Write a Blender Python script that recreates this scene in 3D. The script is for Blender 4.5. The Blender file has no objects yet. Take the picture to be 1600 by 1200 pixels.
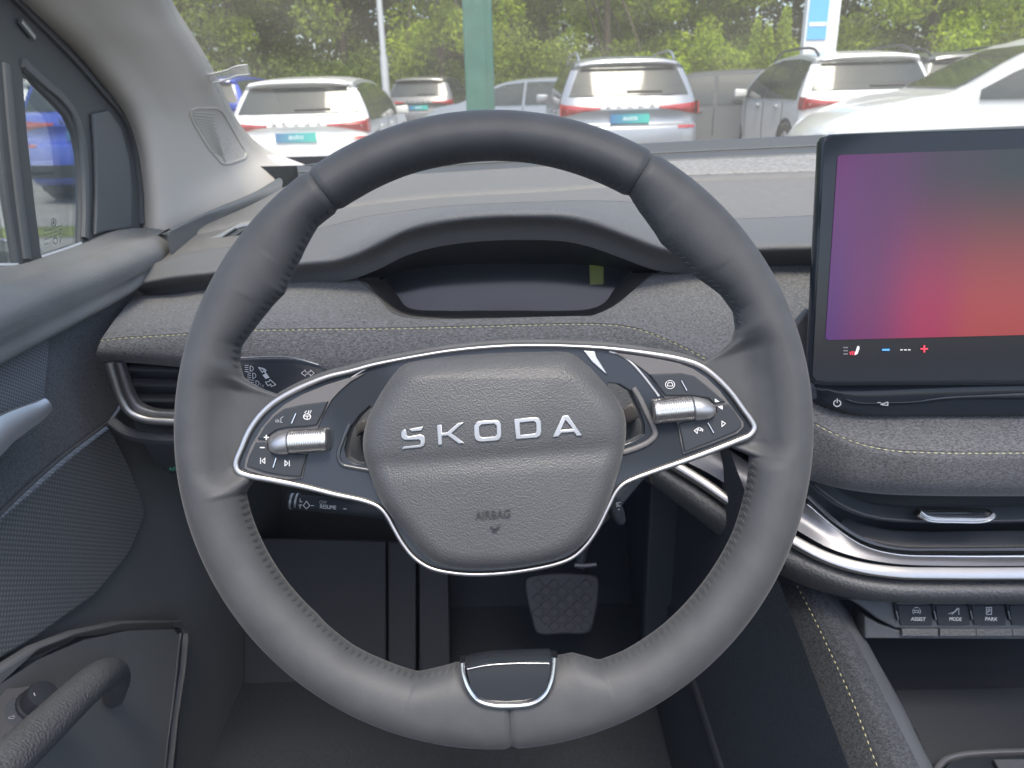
import bpy, bmesh, math, random
import numpy as np
from mathutils import Vector, Matrix

random.seed(7)
rng = np.random.default_rng(11)
scene = bpy.context.scene
COL = scene.collection

# ------------------------------------------------------------------ camera
PITCH, ROLL = math.radians(21.0), math.radians(1.5)
CAM = np.array([0.0, 0.0, 1.25])
FPX = 1200.0                                   # focal length in units of a 1600 wide picture
_f = np.array([0, math.cos(PITCH), -math.sin(PITCH)])
_r0 = np.array([1.0, 0, 0]); _u0 = np.cross(_r0, _f)
RIGHT = _r0 * math.cos(ROLL) - _u0 * math.sin(ROLL)
UP = _u0 * math.cos(ROLL) + _r0 * math.sin(ROLL)
FWD = _f
cam_data = bpy.data.cameras.new('camera'); cam = bpy.data.objects.new('camera', cam_data)
COL.objects.link(cam); scene.camera = cam
cam_data.sensor_width = 36.0; cam_data.lens = 36.0 * FPX / 1600.0
cam_data.clip_start = 0.02; cam_data.clip_end = 500
cam_data.dof.use_dof = True; cam_data.dof.focus_distance = 0.47; cam_data.dof.aperture_fstop = 17.0
cam.matrix_world = Matrix((tuple(RIGHT) + (CAM[0],), tuple(UP) + (CAM[1],), tuple(-FWD) + (CAM[2],), (0, 0, 0, 1))) if False else \
    Matrix(((RIGHT[0], UP[0], -FWD[0], CAM[0]), (RIGHT[1], UP[1], -FWD[1], CAM[1]), (RIGHT[2], UP[2], -FWD[2], CAM[2]), (0, 0, 0, 1)))

# ------------------------------------------------------------------ world, sun, exposure
SUN_EL, SUN_AZ = math.radians(66), math.radians(172)      # azimuth from straight ahead, minus is left
world = bpy.data.worlds.new('World'); scene.world = world; world.use_nodes = True
wn = world.node_tree.nodes; wl = world.node_tree.links
for n in list(wn): wn.remove(n)
wo = wn.new('ShaderNodeOutputWorld'); wb = wn.new('ShaderNodeBackground'); ws = wn.new('ShaderNodeTexSky')
ws.sky_type = 'NISHITA'; ws.sun_disc = False; ws.sun_elevation = SUN_EL; ws.sun_rotation = SUN_AZ
ws.air_density = 0.8; ws.dust_density = 3.0; ws.ozone_density = 0.2
wb.inputs['Strength'].default_value = 0.15
wl.new(ws.outputs[0], wb.inputs['Color']); wl.new(wb.outputs[0], wo.inputs['Surface'])
sun_data = bpy.data.lights.new('sun', 'SUN'); sun = bpy.data.objects.new('sun', sun_data); COL.objects.link(sun)
sun_data.energy = 1.0; sun_data.angle = math.radians(20); sun_data.color = (1.0, 0.93, 0.83)
_sd = Vector((math.sin(SUN_AZ) * math.cos(SUN_EL), math.cos(SUN_AZ) * math.cos(SUN_EL), math.sin(SUN_EL)))
sun.rotation_euler = _sd.to_track_quat('Z', 'Y').to_euler()
scene.view_settings.view_transform = 'Standard'; scene.view_settings.look = 'None'
scene.view_settings.gamma = 1.0; scene.view_settings.use_curve_mapping = False
scene.view_settings.exposure = 1.8
scene.render.engine = 'CYCLES'
scene.cycles.use_denoising = True
scene.cycles.max_bounces = 8; scene.cycles.transparent_max_bounces = 16
scene.cycles.caustics_reflective = False; scene.cycles.caustics_refractive = False

# ------------------------------------------------------------------ pixel rays to real places
def ray(px, py):
    return FWD + RIGHT * ((px - 800.0) / FPX) + UP * ((600.0 - py) / FPX)
def PY(px, py, Y):  d = ray(px, py); return CAM + d * (Y / d[1])
def PX(px, py, X):  d = ray(px, py); return CAM + d * (X / d[0])
def PZ(px, py, Z):  d = ray(px, py); return CAM + d * ((Z - CAM[2]) / d[2])
class Frame:
    """a plane in the place: origin, two axes and normal"""
    def __init__(s, O, A, B):
        s.O = np.array(O, float); s.A = np.array(A, float); s.A /= np.linalg.norm(s.A)
        B = np.array(B, float); B = B - s.A * B.dot(s.A); s.B = B / np.linalg.norm(B); s.N = np.cross(s.A, s.B)
    def ab(s, px, py, h=0.0):
        d = ray(px, py); o = s.O + s.N * h
        p = CAM + d * ((o - CAM).dot(s.N) / d.dot(s.N)) - s.O
        return np.array([p.dot(s.A), p.dot(s.B)])
    def w(s, a, b, h=0.0): return s.O + s.A * a + s.B * b + s.N * h
    def P(s, px, py, h=0.0):
        a, b = s.ab(px, py, h); return s.w(a, b, h)

def cr(pts, n=None, closed=False, per=10):
    """smooth curve through the points; n evenly spaced points when n is given"""
    P = np.array([np.asarray(p, float) for p in pts]); m = len(P)
    out = []
    segs = m if closed else m - 1
    for i in range(segs):
        p1, p2 = P[i], P[(i + 1) % m]
        p0 = P[(i - 1) % m] if (closed or i > 0) else 2 * p1 - p2
        p3 = P[(i + 2) % m] if (closed or i + 2 < m) else 2 * p2 - p1
        d0 = max(np.linalg.norm(p1 - p0), 1e-9) ** .5; d1 = max(np.linalg.norm(p2 - p1), 1e-9) ** .5; d2 = max(np.linalg.norm(p3 - p2), 1e-9) ** .5
        m1 = (p1 - p0) / d0 - (p2 - p0) / (d0 + d1) + (p2 - p1) / d1
        m2 = (p2 - p1) / d1 - (p3 - p1) / (d1 + d2) + (p3 - p2) / d2
        m1, m2 = m1 * d1, m2 * d1
        for j in range(per):
            t = j / per
            out.append((2*t**3-3*t*t+1)*p1 + (t**3-2*t*t+t)*m1 + (-2*t**3+3*t*t)*p2 + (t**3-t*t)*m2)
    if not closed: out.append(P[-1])
    out = np.array(out)
    if n is None: return out
    q = np.vstack([out, out[:1]]) if closed else out
    L = np.concatenate([[0], np.cumsum(np.linalg.norm(np.diff(q, axis=0), axis=1))])
    tt = np.linspace(0, L[-1], n + 1)[:-1] if closed else np.linspace(0, L[-1], n)
    return np.stack([np.interp(tt, L, q[:, c]) for c in range(q.shape[1])], 1)

# ------------------------------------------------------------------ objects
MATS = {}
MW = {}                                         # world matrix of every thing's Empty
def tag(o, label, cat=None, group=None, kind=None):
    if label: o['label'] = label
    if cat: o['category'] = cat
    if group: o['group'] = group
    if kind: o['kind'] = kind
    return o
def thing(name, label, cat, loc=(0, 0, 0), rotz=0.0, group=None, matrix=None):
    o = bpy.data.objects.new(name, None); COL.objects.link(o); o.empty_display_size = 0.05
    M = matrix if matrix is not None else Matrix.Translation(Vector(loc)) @ Matrix.Rotation(rotz, 4, 'Z')
    o.matrix_world = M; MW[o.name] = M.copy()
    return tag(o, label, cat, group)
def mesh_obj(name, V, F, mat, parent=None, smooth=True, local=False, kind=None, label=None, bevel=0, solid=0, auto=None, sub=0):
    me = bpy.data.meshes.new(name)
    V = np.asarray(V, float)
    me.from_pydata([tuple(v) for v in V], [], [tuple(int(i) for i in f) for f in F])
    return finish(name, me, mat, parent, smooth, local, kind, label, bevel, solid, auto, sub)
def finish(name, me, mat, parent=None, smooth=True, local=False, kind=None, label=None, bevel=0, solid=0, auto=None, sub=0):
    if parent is not None and not local and parent.name in MW:
        me.transform(MW[parent.name].inverted())
    me.validate(); me.update()
    if smooth and len(me.polygons):
        me.polygons.foreach_set('use_smooth', [True] * len(me.polygons))
        if auto is not None: me.set_sharp_from_angle(angle=math.radians(auto))
    o = bpy.data.objects.new(name, me); COL.objects.link(o)
    me.materials.append(MATS[mat] if isinstance(mat, str) else mat)
    if parent is not None:
        o.parent = parent; MW[o.name] = MW[parent.name]
    if solid:
        m = o.modifiers.new('thickness', 'SOLIDIFY'); m.thickness = solid; m.offset = -1
    if bevel:
        m = o.modifiers.new('edge', 'BEVEL'); m.width = bevel; m.segments = 2; m.limit_method = 'ANGLE'; m.angle_limit = math.radians(40)
    if sub:
        m = o.modifiers.new('smooth', 'SUBSURF'); m.levels = sub; m.render_levels = sub
    if kind: o['kind'] = kind
    if label: o['label'] = label
    return o

def gridfaces(nr, nc, closed_c=False, closed_r=False):
    F = []
    for i in range(nr if closed_r else nr - 1):
        for j in range(nc if closed_c else nc - 1):
            a, b = i * nc + j, i * nc + (j + 1) % nc
            c, d = ((i + 1) % nr) * nc + (j + 1) % nc, ((i + 1) % nr) * nc + j
            F.append((a, b, c, d))
    return F
def loft(name, rows, mat, parent=None, nc=60, nr=None, lin=False, flip=False, **kw):
    """surface through curves; rows are lists of world points"""
    R = [cr(r, nc) if len(r) != nc else np.array(r) for r in rows]
    R = np.array(R)
    if nr and not lin:
        R = np.stack([cr(R[:, j], nr) for j in range(nc)], 1)
    V = R.reshape(-1, 3); F = gridfaces(R.shape[0], nc)
    if flip: F = [f[::-1] for f in F]
    return mesh_obj(name, V, F, mat, parent, **kw)
def sweep(name, path, w, h, N, mat, parent=None, closed=False, prof='dome', nseg=7, **kw):
    """ribbon of width w (number or list) and height h along a path, standing along N"""
    P = np.array(path); n = len(P); N = np.array(N, float)
    T = (np.roll(P, -1, 0) - np.roll(P, 1, 0)) if closed else np.gradient(P, axis=0)
    T /= np.linalg.norm(T, axis=1)[:, None] + 1e-12
    NN = np.tile(N, (n, 1)) if N.ndim == 1 else N
    S = np.cross(NN, T); S /= np.linalg.norm(S, axis=1)[:, None] + 1e-12
    W = np.full(n, w) if np.isscalar(w) else np.interp(np.linspace(0, 1, n), np.linspace(0, 1, len(w)), w)
    if prof == 'round': pr = [(math.cos(a) * .5, math.sin(a) * .5) for a in np.linspace(0, 2 * math.pi, 10, endpoint=False)]
    elif prof == 'flat': pr = [(-.5, -1), (-.5, -.12), (-.42, 0), (.42, 0), (.5, -.12), (.5, -1)]
    else: pr = [(-.5, -1), (-.5, -.35), (-.44, -.1), (-.25, -.02), (0, 0), (.25, -.02), (.44, -.1), (.5, -.35), (.5, -1)]
    k = len(pr); V = []
    for i in range(n):
        for (a, b) in pr: V.append(P[i] + S[i] * a * W[i] + NN[i] * b * h)
    F = gridfaces(n, k, True, closed)
    if not closed:
        F.append(tuple(range(k))); F.append(tuple(range((n - 1) * k, n * k))[::-1])
    return mesh_obj(name, V, [f[::-1] for f in F], mat, parent, auto=kw.pop('auto', 50), **kw)
def tube(name, path, r, mat, parent=None, k=10, cap=True, **kw):
    P = np.array(path, float); n = len(P); R = np.full(n, r) if np.isscalar(r) else np.interp(np.linspace(0, 1, n), np.linspace(0, 1, len(r)), r)
    T = np.gradient(P, axis=0); T /= np.linalg.norm(T, axis=1)[:, None] + 1e-12
    a = np.array([0, 0, 1.0]) if abs(T[0][2]) < .9 else np.array([1.0, 0, 0])
    V = []
    for i in range(n):
        s = np.cross(T[i], a); s /= np.linalg.norm(s); u = np.cross(s, T[i])
        for q in range(k):
            t = 2 * math.pi * q / k; V.append(P[i] + (s * math.cos(t) + u * math.sin(t)) * R[i])
    F = gridfaces(n, k, True)
    if cap: F.append(tuple(range(k))); F.append(tuple(range((n - 1) * k, n * k))[::-1])
    return mesh_obj(name, V, [f[::-1] for f in F], mat, parent, auto=kw.pop('auto', 60), **kw)
def plate(name, fr, outline, h0, h1, mat, parent=None, holes=(), bevel=0.0006, smooth_curve=False, hpx=None, pts_ab=False, **kw):
    """solid plate on a frame; outline and holes in picture points (traced at height h1) or frame coordinates"""
    cu = bpy.data.curves.new('tmp', 'CURVE'); cu.dimensions = '2D'; cu.fill_mode = 'BOTH'
    for k, poly in enumerate([outline] + list(holes)):
        ab = [np.array(p, float) for p in poly] if pts_ab else [fr.ab(p[0], p[1], h1 if hpx is None else hpx) for p in poly]
        if smooth_curve: ab = list(cr(ab, closed=True, per=6))
        sp = cu.splines.new('POLY'); sp.points.add(len(ab) - 1); sp.use_cyclic_u = True
        for q, p in enumerate(ab): sp.points[q].co = (p[0], p[1], 0, 1)
    b = min(bevel, (h1 - h0) * .45)
    cu.extrude = (h1 - h0) / 2 - b; cu.bevel_depth = b; cu.bevel_resolution = 1; cu.offset = -b
    return curve_to(name, cu, fr, (h0 + h1) / 2, mat, parent, **kw)
def curve_to(name, cu, fr, hmid, mat, parent, ang=0.0, at=None, scale=1.0, **kw):
    o = bpy.data.objects.new('tmp', cu); COL.objects.link(o)
    dg = bpy.context.evaluated_depsgraph_get(); me = bpy.data.meshes.new_from_object(o.evaluated_get(dg))
    bpy.data.objects.remove(o); bpy.data.curves.remove(cu)
    me.materials.clear()
    M = Matrix(((fr.A[0], fr.B[0], fr.N[0], 0), (fr.A[1], fr.B[1], fr.N[1], 0), (fr.A[2], fr.B[2], fr.N[2], 0), (0, 0, 0, 1)))
    off = np.array(at) if at is not None else np.zeros(2)
    M = Matrix.Translation(Vector(fr.O)) @ M @ Matrix.Translation(Vector((off[0], off[1], hmid))) @ Matrix.Rotation(ang, 4, 'Z') @ Matrix.Scale(scale, 4)
    me.transform(M); me.name = name
    return finish(name, me, mat, parent, smooth=kw.pop('smooth', True), auto=kw.pop('auto', 35), **kw)
def text(name, fr, body, p0, p1, h, hpx, mat, parent, thick=0.0003, stretch=None, bold=0.0):
    """lettering between the picture points p0 and p1 (baseline ends), cap height hpx picture points"""
    a, b = fr.ab(p0[0], p0[1], h), fr.ab(p1[0], p1[1], h)
    cu = bpy.data.curves.new('tmp', 'FONT'); cu.body = body; cu.size = 1.0; cu.extrude = 0.0; cu.align_x = 'LEFT'; cu.offset = bold
    o = bpy.data.objects.new('tmp', cu); COL.objects.link(o)
    dg = bpy.context.evaluated_depsgraph_get(); me = bpy.data.meshes.new_from_object(o.evaluated_get(dg))
    bpy.data.objects.remove(o); bpy.data.curves.remove(cu); me.materials.clear()
    co = np.zeros(len(me.vertices) * 3); me.vertices.foreach_get('co', co); co = co.reshape(-1, 3)
    lo, hi = co.min(0), co.max(0)
    L = np.linalg.norm(b - a); e = (b - a) / L; up = np.array([-e[1], e[0]])
    H = abs(fr.ab(p0[0], p0[1] - hpx, h)[1] - a[1])
    x = (co[:, 0] - lo[0]) / (hi[0] - lo[0]) * L; y = (co[:, 1] - lo[1]) / (hi[1] - lo[1]) * H
    W = np.array([fr.w(*(a + e * x[i] + up * y[i]), h) for i in range(len(co))])
    me.vertices.foreach_set('co', W.ravel())
    bm = bmesh.new(); bm.from_mesh(me)
    g = bmesh.ops.extrude_face_region(bm, geom=list(bm.faces))
    for v in [q for q in g['geom'] if isinstance(q, bmesh.types.BMVert)]: v.co += Vector(fr.N * thick)
    bm.to_mesh(me); bm.free(); me.name = name
    return finish(name, me, mat, parent, smooth=False)
def strokes(name, fr, lines, wpx, h, mat, parent, thick=0.0003, kind=None, label=None):
    """flat printed line work: polylines in picture points"""
    V, F = [], []
    for ln in lines:
        P = np.array([fr.ab(p[0], p[1], h) for p in ln]); n = len(P)
        wid = abs(fr.ab(ln[0][0] + wpx, ln[0][1], h)[0] - P[0][0]) / 2
        for i in range(n - 1):
            t = P[i + 1] - P[i]; L = np.linalg.norm(t)
            if L < 1e-9: continue
            t /= L; s = np.array([-t[1], t[0]]) * wid; e = t * wid * .6; b0 = len(V)
            for hh in (h, h + thick):
                for q in (P[i] - s - e, P[i + 1] - s + e, P[i + 1] + s + e, P[i] + s - e): V.append(fr.w(q[0], q[1], hh + 1e-5 * (i % 3)))
            F += [(b0+4, b0+5, b0+6, b0+7), (b0, b0+1, b0+5, b0+4), (b0+1, b0+2, b0+6, b0+5), (b0+2, b0+3, b0+7, b0+6), (b0+3, b0, b0+4, b0+7)]
    return mesh_obj(name, V, F, mat, parent, smooth=False, kind=kind, label=label)
def arc(cx, cy, r, a0, a1, n=10, ry=None):
    ry = ry or r
    return [(cx + r * math.cos(math.radians(a)), cy - ry * math.sin(math.radians(a))) for a in np.linspace(a0, a1, n)]
def box(name, c, sx, sy, sz, mat, parent, bevel=0.002, R=None, **kw):
    c = np.array(c, float); V = []
    for x in (-1, 1):
        for y in (-1, 1):
            for z in (-1, 1):
                v = np.array([x * sx / 2, y * sy / 2, z * sz / 2]); V.append(c + (R @ v if R is not None else v))
    F = [(0, 1, 3, 2), (4, 6, 7, 5), (0, 4, 5, 1), (2, 3, 7, 6), (0, 2, 6, 4), (1, 5, 7, 3)]
    return mesh_obj(name, V, F, mat, parent, smooth=False, bevel=bevel, **kw)
def stitch_line(name, path, length, width, gap, N, mat, parent, lift=0.0006):
    """a row of single thread stitches along a curve"""
    P = cr(path, per=12); L = np.concatenate([[0], np.cumsum(np.linalg.norm(np.diff(P, axis=0), axis=1))])
    V, F = [], []; s = 0.0; N = np.array(N, float)
    while s + length < L[-1]:
        a = np.array([np.interp(s, L, P[:, c]) for c in range(3)]); b = np.array([np.interp(s + length, L, P[:, c]) for c in range(3)])
        t = (b - a) / np.linalg.norm(b - a); sd = np.cross(N, t); b0 = len(V)
        m = (a + b) / 2
        V += [a, m - sd * width / 2 + N * lift * .7, m + N * lift * 1.5, m + sd * width / 2 + N * lift * .7, b]
        F += [(b0, b0+1, b0+2), (b0, b0+2, b0+3), (b0+1, b0+4, b0+2), (b0+2, b0+4, b0+3)]
        s += length + gap
    return mesh_obj(name, V, F, mat, parent, kind='stuff')

# ------------------------------------------------------------------ materials
def mat(name, col, rough=.5, metal=0.0, spec=.5, bump=None, vary=None, coat=0.0, sheen=0.0, trans=None, coords='Object'):
    """bump=(kind, scale, strength[, (sx,sy,sz)]); vary=(scale, amount[, (sx,sy,sz)]) brightness change by noise"""
    m = bpy.data.materials.new(name); m.use_nodes = True; MATS[name] = m
    nt = m.node_tree; b = nt.nodes['Principled BSDF']
    b.inputs['Base Color'].default_value = (*col, 1); b.inputs['Roughness'].default_value = rough
    b.inputs['Metallic'].default_value = metal; b.inputs['Specular IOR Level'].default_value = spec
    if coat: b.inputs['Coat Weight'].default_value = coat; b.inputs['Coat Roughness'].default_value = .05
    if sheen: b.inputs['Sheen Weight'].default_value = sheen; b.inputs['Sheen Roughness'].default_value = .4
    tc = nt.nodes.new('ShaderNodeTexCoord')
    def mapped(sc):
        mp = nt.nodes.new('ShaderNodeMapping'); mp.inputs['Scale'].default_value = sc
        nt.links.new(tc.outputs[coords], mp.inputs[0]); return mp.outputs[0]
    if vary:
        nz = nt.nodes.new('ShaderNodeTexNoise'); nz.inputs['Scale'].default_value = vary[0]; nz.inputs['Detail'].default_value = 4
        nt.links.new(mapped(vary[2] if len(vary) > 2 else (1, 1, 1)), nz.inputs['Vector'])
        rp = nt.nodes.new('ShaderNodeValToRGB'); a = vary[1]
        rp.color_ramp.elements[0].position = .3; rp.color_ramp.elements[1].position = .7
        rp.color_ramp.elements[0].color = tuple(max(0, c * (1 - a)) for c in col) + (1,)
        rp.color_ramp.elements[1].color = tuple(min(1, c * (1 + a)) for c in col) + (1,)
        nt.links.new(nz.outputs['Fac'], rp.inputs[0]); nt.links.new(rp.outputs[0], b.inputs['Base Color'])
    if bump:
        v = mapped(bump[3] if len(bump) > 3 else (1, 1, 1)); kind = bump[0]
        if kind == 'voronoi':
            t = nt.nodes.new('ShaderNodeTexVoronoi'); t.inputs['Scale'].default_value = bump[1]; t.feature = 'SMOOTH_F1'; out = t.outputs['Distance']
        elif kind == 'wave':
            t = nt.nodes.new('ShaderNodeTexWave'); t.inputs['Scale'].default_value = bump[1]; t.inputs['Distortion'].default_value = 1.0; out = t.outputs['Fac']
        elif kind == 'dots':
            t = nt.nodes.new('ShaderNodeTexVoronoi'); t.inputs['Scale'].default_value = bump[1]; t.inputs['Randomness'].default_value = 0.0; out = t.outputs['Distance']
        else:
            t = nt.nodes.new('ShaderNodeTexNoise'); t.inputs['Scale'].default_value = bump[1]; t.inputs['Detail'].default_value = 3; out = t.outputs['Fac']
        nt.links.new(v, t.inputs['Vector'])
        bp = nt.nodes.new('ShaderNodeBump'); bp.inputs['Strength'].default_value = bump[2]; bp.inputs['Distance'].default_value = .001
        nt.links.new(out, bp.inputs['Height']); nt.links.new(bp.outputs[0], b.inputs['Normal'])
    return m

mat('leather', (.050, .054, .058), .55, spec=.32, bump=('noise', 1300, .14), vary=(60, .10), sheen=.12)
mat('leather_pad', (.058, .062, .066), .50, bump=('voronoi', 1150, .36), vary=(40, .05), sheen=.15)
mat('pad_mark', (.03, .032, .036), .7)
mat('thread_dark', (.055, .057, .06), .6)
mat('thread_yellow', (.50, .48, .26), .6)
mat('satin_chrome', (.46, .455, .45), .38, metal=1.0)
mat('bright_chrome', (.66, .67, .68), .26, metal=1.0)
mat('satin_silver', (.42, .43, .44), .42, metal=.9)
mat('knurl_silver', (.62, .61, .60), .32, metal=1.0)
mat('gunmetal', (.17, .175, .19), .38, metal=.55)
mat('gloss_black', (.026, .031, .038), .09, spec=.25)
mat('display_black', (.034, .039, .046), .12, spec=.4)
mat('footrest_grey', (.045, .051, .057), .7)
mat('piano_grey', (.03, .034, .04), .12)
mat('button_grey', (.032, .037, .044), .6, spec=.2, bump=('noise', 1500, .05))
mat('button_satin', (.10, .098, .098), .42, spec=.35)
mat('icon_white', (.62, .63, .64), .5)
mat('icon_dim', (.30, .31, .32), .5)
mat('plastic_dark', (.068, .076, .085), .62, bump=('voronoi', 900, .25), vary=(12, .12))
mat('plastic_black', (.058, .066, .076), .55, bump=('noise', 1200, .08))
mat('plastic_grain', (.10, .104, .108), .50, bump=('voronoi', 480, .8))
mat('dash_top', (.15, .148, .146), .60, spec=.6, bump=('voronoi', 900, .3), vary=(90, .05))
mat('dash_weave', (.128, .132, .138), .65, bump=('wave', 160, .3))
mat('dash_strip', (.24, .235, .23), .75, bump=('voronoi', 170, 1.0), vary=(160, .35))
mat('door_pad', (.165, .168, .168), .58, bump=('noise', 700, .35, (1, .25, 1)), vary=(14, .10))
mat('door_low', (.18, .187, .186), .66, bump=('dots', 260, .0), vary=(6, .1))
mat('pillar_grey', (.47, .445, .405), .75, bump=('noise', 1600, .06))
mat('pillar_shadowline', (.14, .135, .13), .8)
mat('rubber', (.075, .08, .084), .50)
mat('frame_grey', (.11, .116, .12), .48)
mat('door_metal', (.58, .59, .60), .38, metal=.85)
mat('carpet', (.045, .053, .062), .95, bump=('noise', 700, .8), vary=(500, .25))
mat('pedal_rubber', (.042, .048, .056), .55)
mat('tray_dark', (.036, .042, .05), .6)
mat('unseen_headliner', (.24, .235, .23), .9)
mat('tape_white', (.75, .76, .77), .5)
mat('patch_yellow', (.20, .23, .06), .5)
mat('print_black', (.02, .02, .02), .6)

def fabric(name, col, warp=(1, 1, 1)):
    m = mat(name, col, .9, spec=.25, sheen=.25); nt = m.node_tree; b = nt.nodes['Principled BSDF']
    tc = nt.nodes.new('ShaderNodeTexCoord')
    def nz(scale, sc, det=2):
        mp = nt.nodes.new('ShaderNodeMapping'); mp.inputs['Scale'].default_value = sc; nt.links.new(tc.outputs['Object'], mp.inputs[0])
        t = nt.nodes.new('ShaderNodeTexNoise'); t.inputs['Scale'].default_value = scale; t.inputs['Detail'].default_value = det
        nt.links.new(mp.outputs[0], t.inputs[0]); return t.outputs['Fac']
    a = nz(420, (.8 * warp[0], 1.6 * warp[1], 2.6 * warp[2])); c = nz(1500, (1.2 * warp[0], 1 * warp[1], 1 * warp[2]), 1)
    mx = nt.nodes.new('ShaderNodeMath'); mx.operation = 'ADD'; nt.links.new(a, mx.inputs[0]); nt.links.new(c, mx.inputs[1])
    rp = nt.nodes.new('ShaderNodeValToRGB'); e = rp.color_ramp.elements
    e[0].position = .36; e[1].position = .66
    mh = nt.nodes.new('ShaderNodeMath'); mh.operation = 'MULTIPLY'; mh.inputs[1].default_value = .5; nt.links.new(mx.outputs[0], mh.inputs[0])
    e[0].color = tuple(c_ * .40 for c_ in col) + (1,); e[1].color = tuple(c_ * 1.75 for c_ in col) + (1,)
    nt.links.new(mh.outputs[0], rp.inputs[0]); nt.links.new(rp.outputs[0], b.inputs['Base Color'])
    bp = nt.nodes.new('ShaderNodeBump'); bp.inputs['Strength'].default_value = .25; bp.inputs['Distance'].default_value = .0006
    nt.links.new(mh.outputs[0], bp.inputs['Height']); nt.links.new(bp.outputs[0], b.inputs['Normal'])
fabric('fabric', (.126, .127, .130)); fabric('fabric_door', (.118, .124, .132)); fabric('fabric_console', (.040, .045, .052), (1, 1, .4))

def perforated(name, col, scale, hole):
    m = mat(name, col, .6); nt = m.node_tree; b = nt.nodes['Principled BSDF']
    tc = nt.nodes.new('ShaderNodeTexCoord'); mp = nt.nodes.new('ShaderNodeMapping'); mp.inputs['Rotation'].default_value = (math.radians(35), 0, 0)
    mp.inputs['Scale'].default_value = (0, 1, 1)
    nt.links.new(tc.outputs['Object'], mp.inputs[0])
    v = nt.nodes.new('ShaderNodeTexVoronoi'); v.inputs['Scale'].default_value = scale; v.inputs['Randomness'].default_value = 0; v.voronoi_dimensions = '3D'
    nt.links.new(mp.outputs[0], v.inputs['Vector'])
    rp = nt.nodes.new('ShaderNodeValToRGB'); e = rp.color_ramp.elements; e[0].position = .22; e[1].position = .34
    e[0].color = tuple(c * hole for c in col) + (1,); e[1].color = (*col, 1)
    nt.links.new(v.outputs['Distance'], rp.inputs[0]); nt.links.new(rp.outputs[0], b.inputs['Base Color'])
    bp = nt.nodes.new('ShaderNodeBump'); bp.inputs['Strength'].default_value = .5; bp.inputs['Distance'].default_value = .001
    nt.links.new(v.outputs['Distance'], bp.inputs['Height']); nt.links.new(bp.outputs[0], b.inputs['Normal'])
perforated('speaker_mesh', (.20, .215, .23), 330, .35)
perforated('door_dots', (.125, .132, .134), 240, 1.8)

def pane(name, tint, veil, veil_col, rough=.0, dust=True):
    """clear glass as a thin pane: see-through, mirrors at a slant, carries a film of dust"""
    m = bpy.data.materials.new(name); m.use_nodes = True; MATS[name] = m; nt = m.node_tree
    for n in list(nt.nodes): nt.nodes.remove(n)
    out = nt.nodes.new('ShaderNodeOutputMaterial'); tr = nt.nodes.new('ShaderNodeBsdfTransparent'); tr.inputs[0].default_value = (*tint, 1)
    gl = nt.nodes.new('ShaderNodeBsdfGlossy'); gl.inputs['Roughness'].default_value = rough; fr = nt.nodes.new('ShaderNodeFresnel'); fr.inputs[0].default_value = 1.35
    df = nt.nodes.new('ShaderNodeBsdfTranslucent'); df.inputs[0].default_value = (*veil_col, 1)
    mix1 = nt.nodes.new('ShaderNodeMixShader'); mix2 = nt.nodes.new('ShaderNodeMixShader')
    tc = nt.nodes.new('ShaderNodeTexCoord'); n1 = nt.nodes.new('ShaderNodeTexNoise'); n1.inputs['Scale'].default_value = 9; n1.inputs['Detail'].default_value = 6
    nt.links.new(tc.outputs['Object'], n1.inputs[0])
    mr = nt.nodes.new('ShaderNodeMapRange'); mr.inputs['From Min'].default_value = .3; mr.inputs['From Max'].default_value = .7
    mr.inputs['To Min'].default_value = veil * .75; mr.inputs['To Max'].default_value = veil * 1.25; nt.links.new(n1.outputs['Fac'], mr.inputs[0])
    vo = nt.nodes.new('ShaderNodeTexVoronoi'); vo.inputs['Scale'].default_value = 130; nt.links.new(tc.outputs['Object'], vo.inputs[0])
    sp = nt.nodes.new('ShaderNodeMapRange'); sp.inputs['From Min'].default_value = .05; sp.inputs['From Max'].default_value = .14
    sp.inputs['To Min'].default_value = .16 if dust else 0; sp.inputs['To Max'].default_value = 0; nt.links.new(vo.outputs['Distance'], sp.inputs[0])
    ad = nt.nodes.new('ShaderNodeMath'); nt.links.new(mr.outputs[0], ad.inputs[0]); nt.links.new(sp.outputs[0], ad.inputs[1])
    nt.links.new(ad.outputs[0], mix1.inputs[0]); nt.links.new(tr.outputs[0], mix1.inputs[1]); nt.links.new(df.outputs[0], mix1.inputs[2])
    sc = nt.nodes.new('ShaderNodeMath'); sc.operation = 'MULTIPLY'; sc.inputs[1].default_value = .5; nt.links.new(fr.outputs[0], sc.inputs[0])
    nt.links.new(sc.outputs[0], mix2.inputs[0]); nt.links.new(mix1.outputs[0], mix2.inputs[1]); nt.links.new(gl.outputs[0], mix2.inputs[2])
    nt.links.new(mix2.outputs[0], out.inputs['Surface'])
pane('windscreen_glass', (.74, .76, .72), .065, (.82, .78, .64))
pane('side_glass', (.78, .82, .81), .05, (.8, .8, .78))
pane('tape_clear', (.86, .87, .87), .10, (.8, .8, .8), dust=False)
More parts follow.
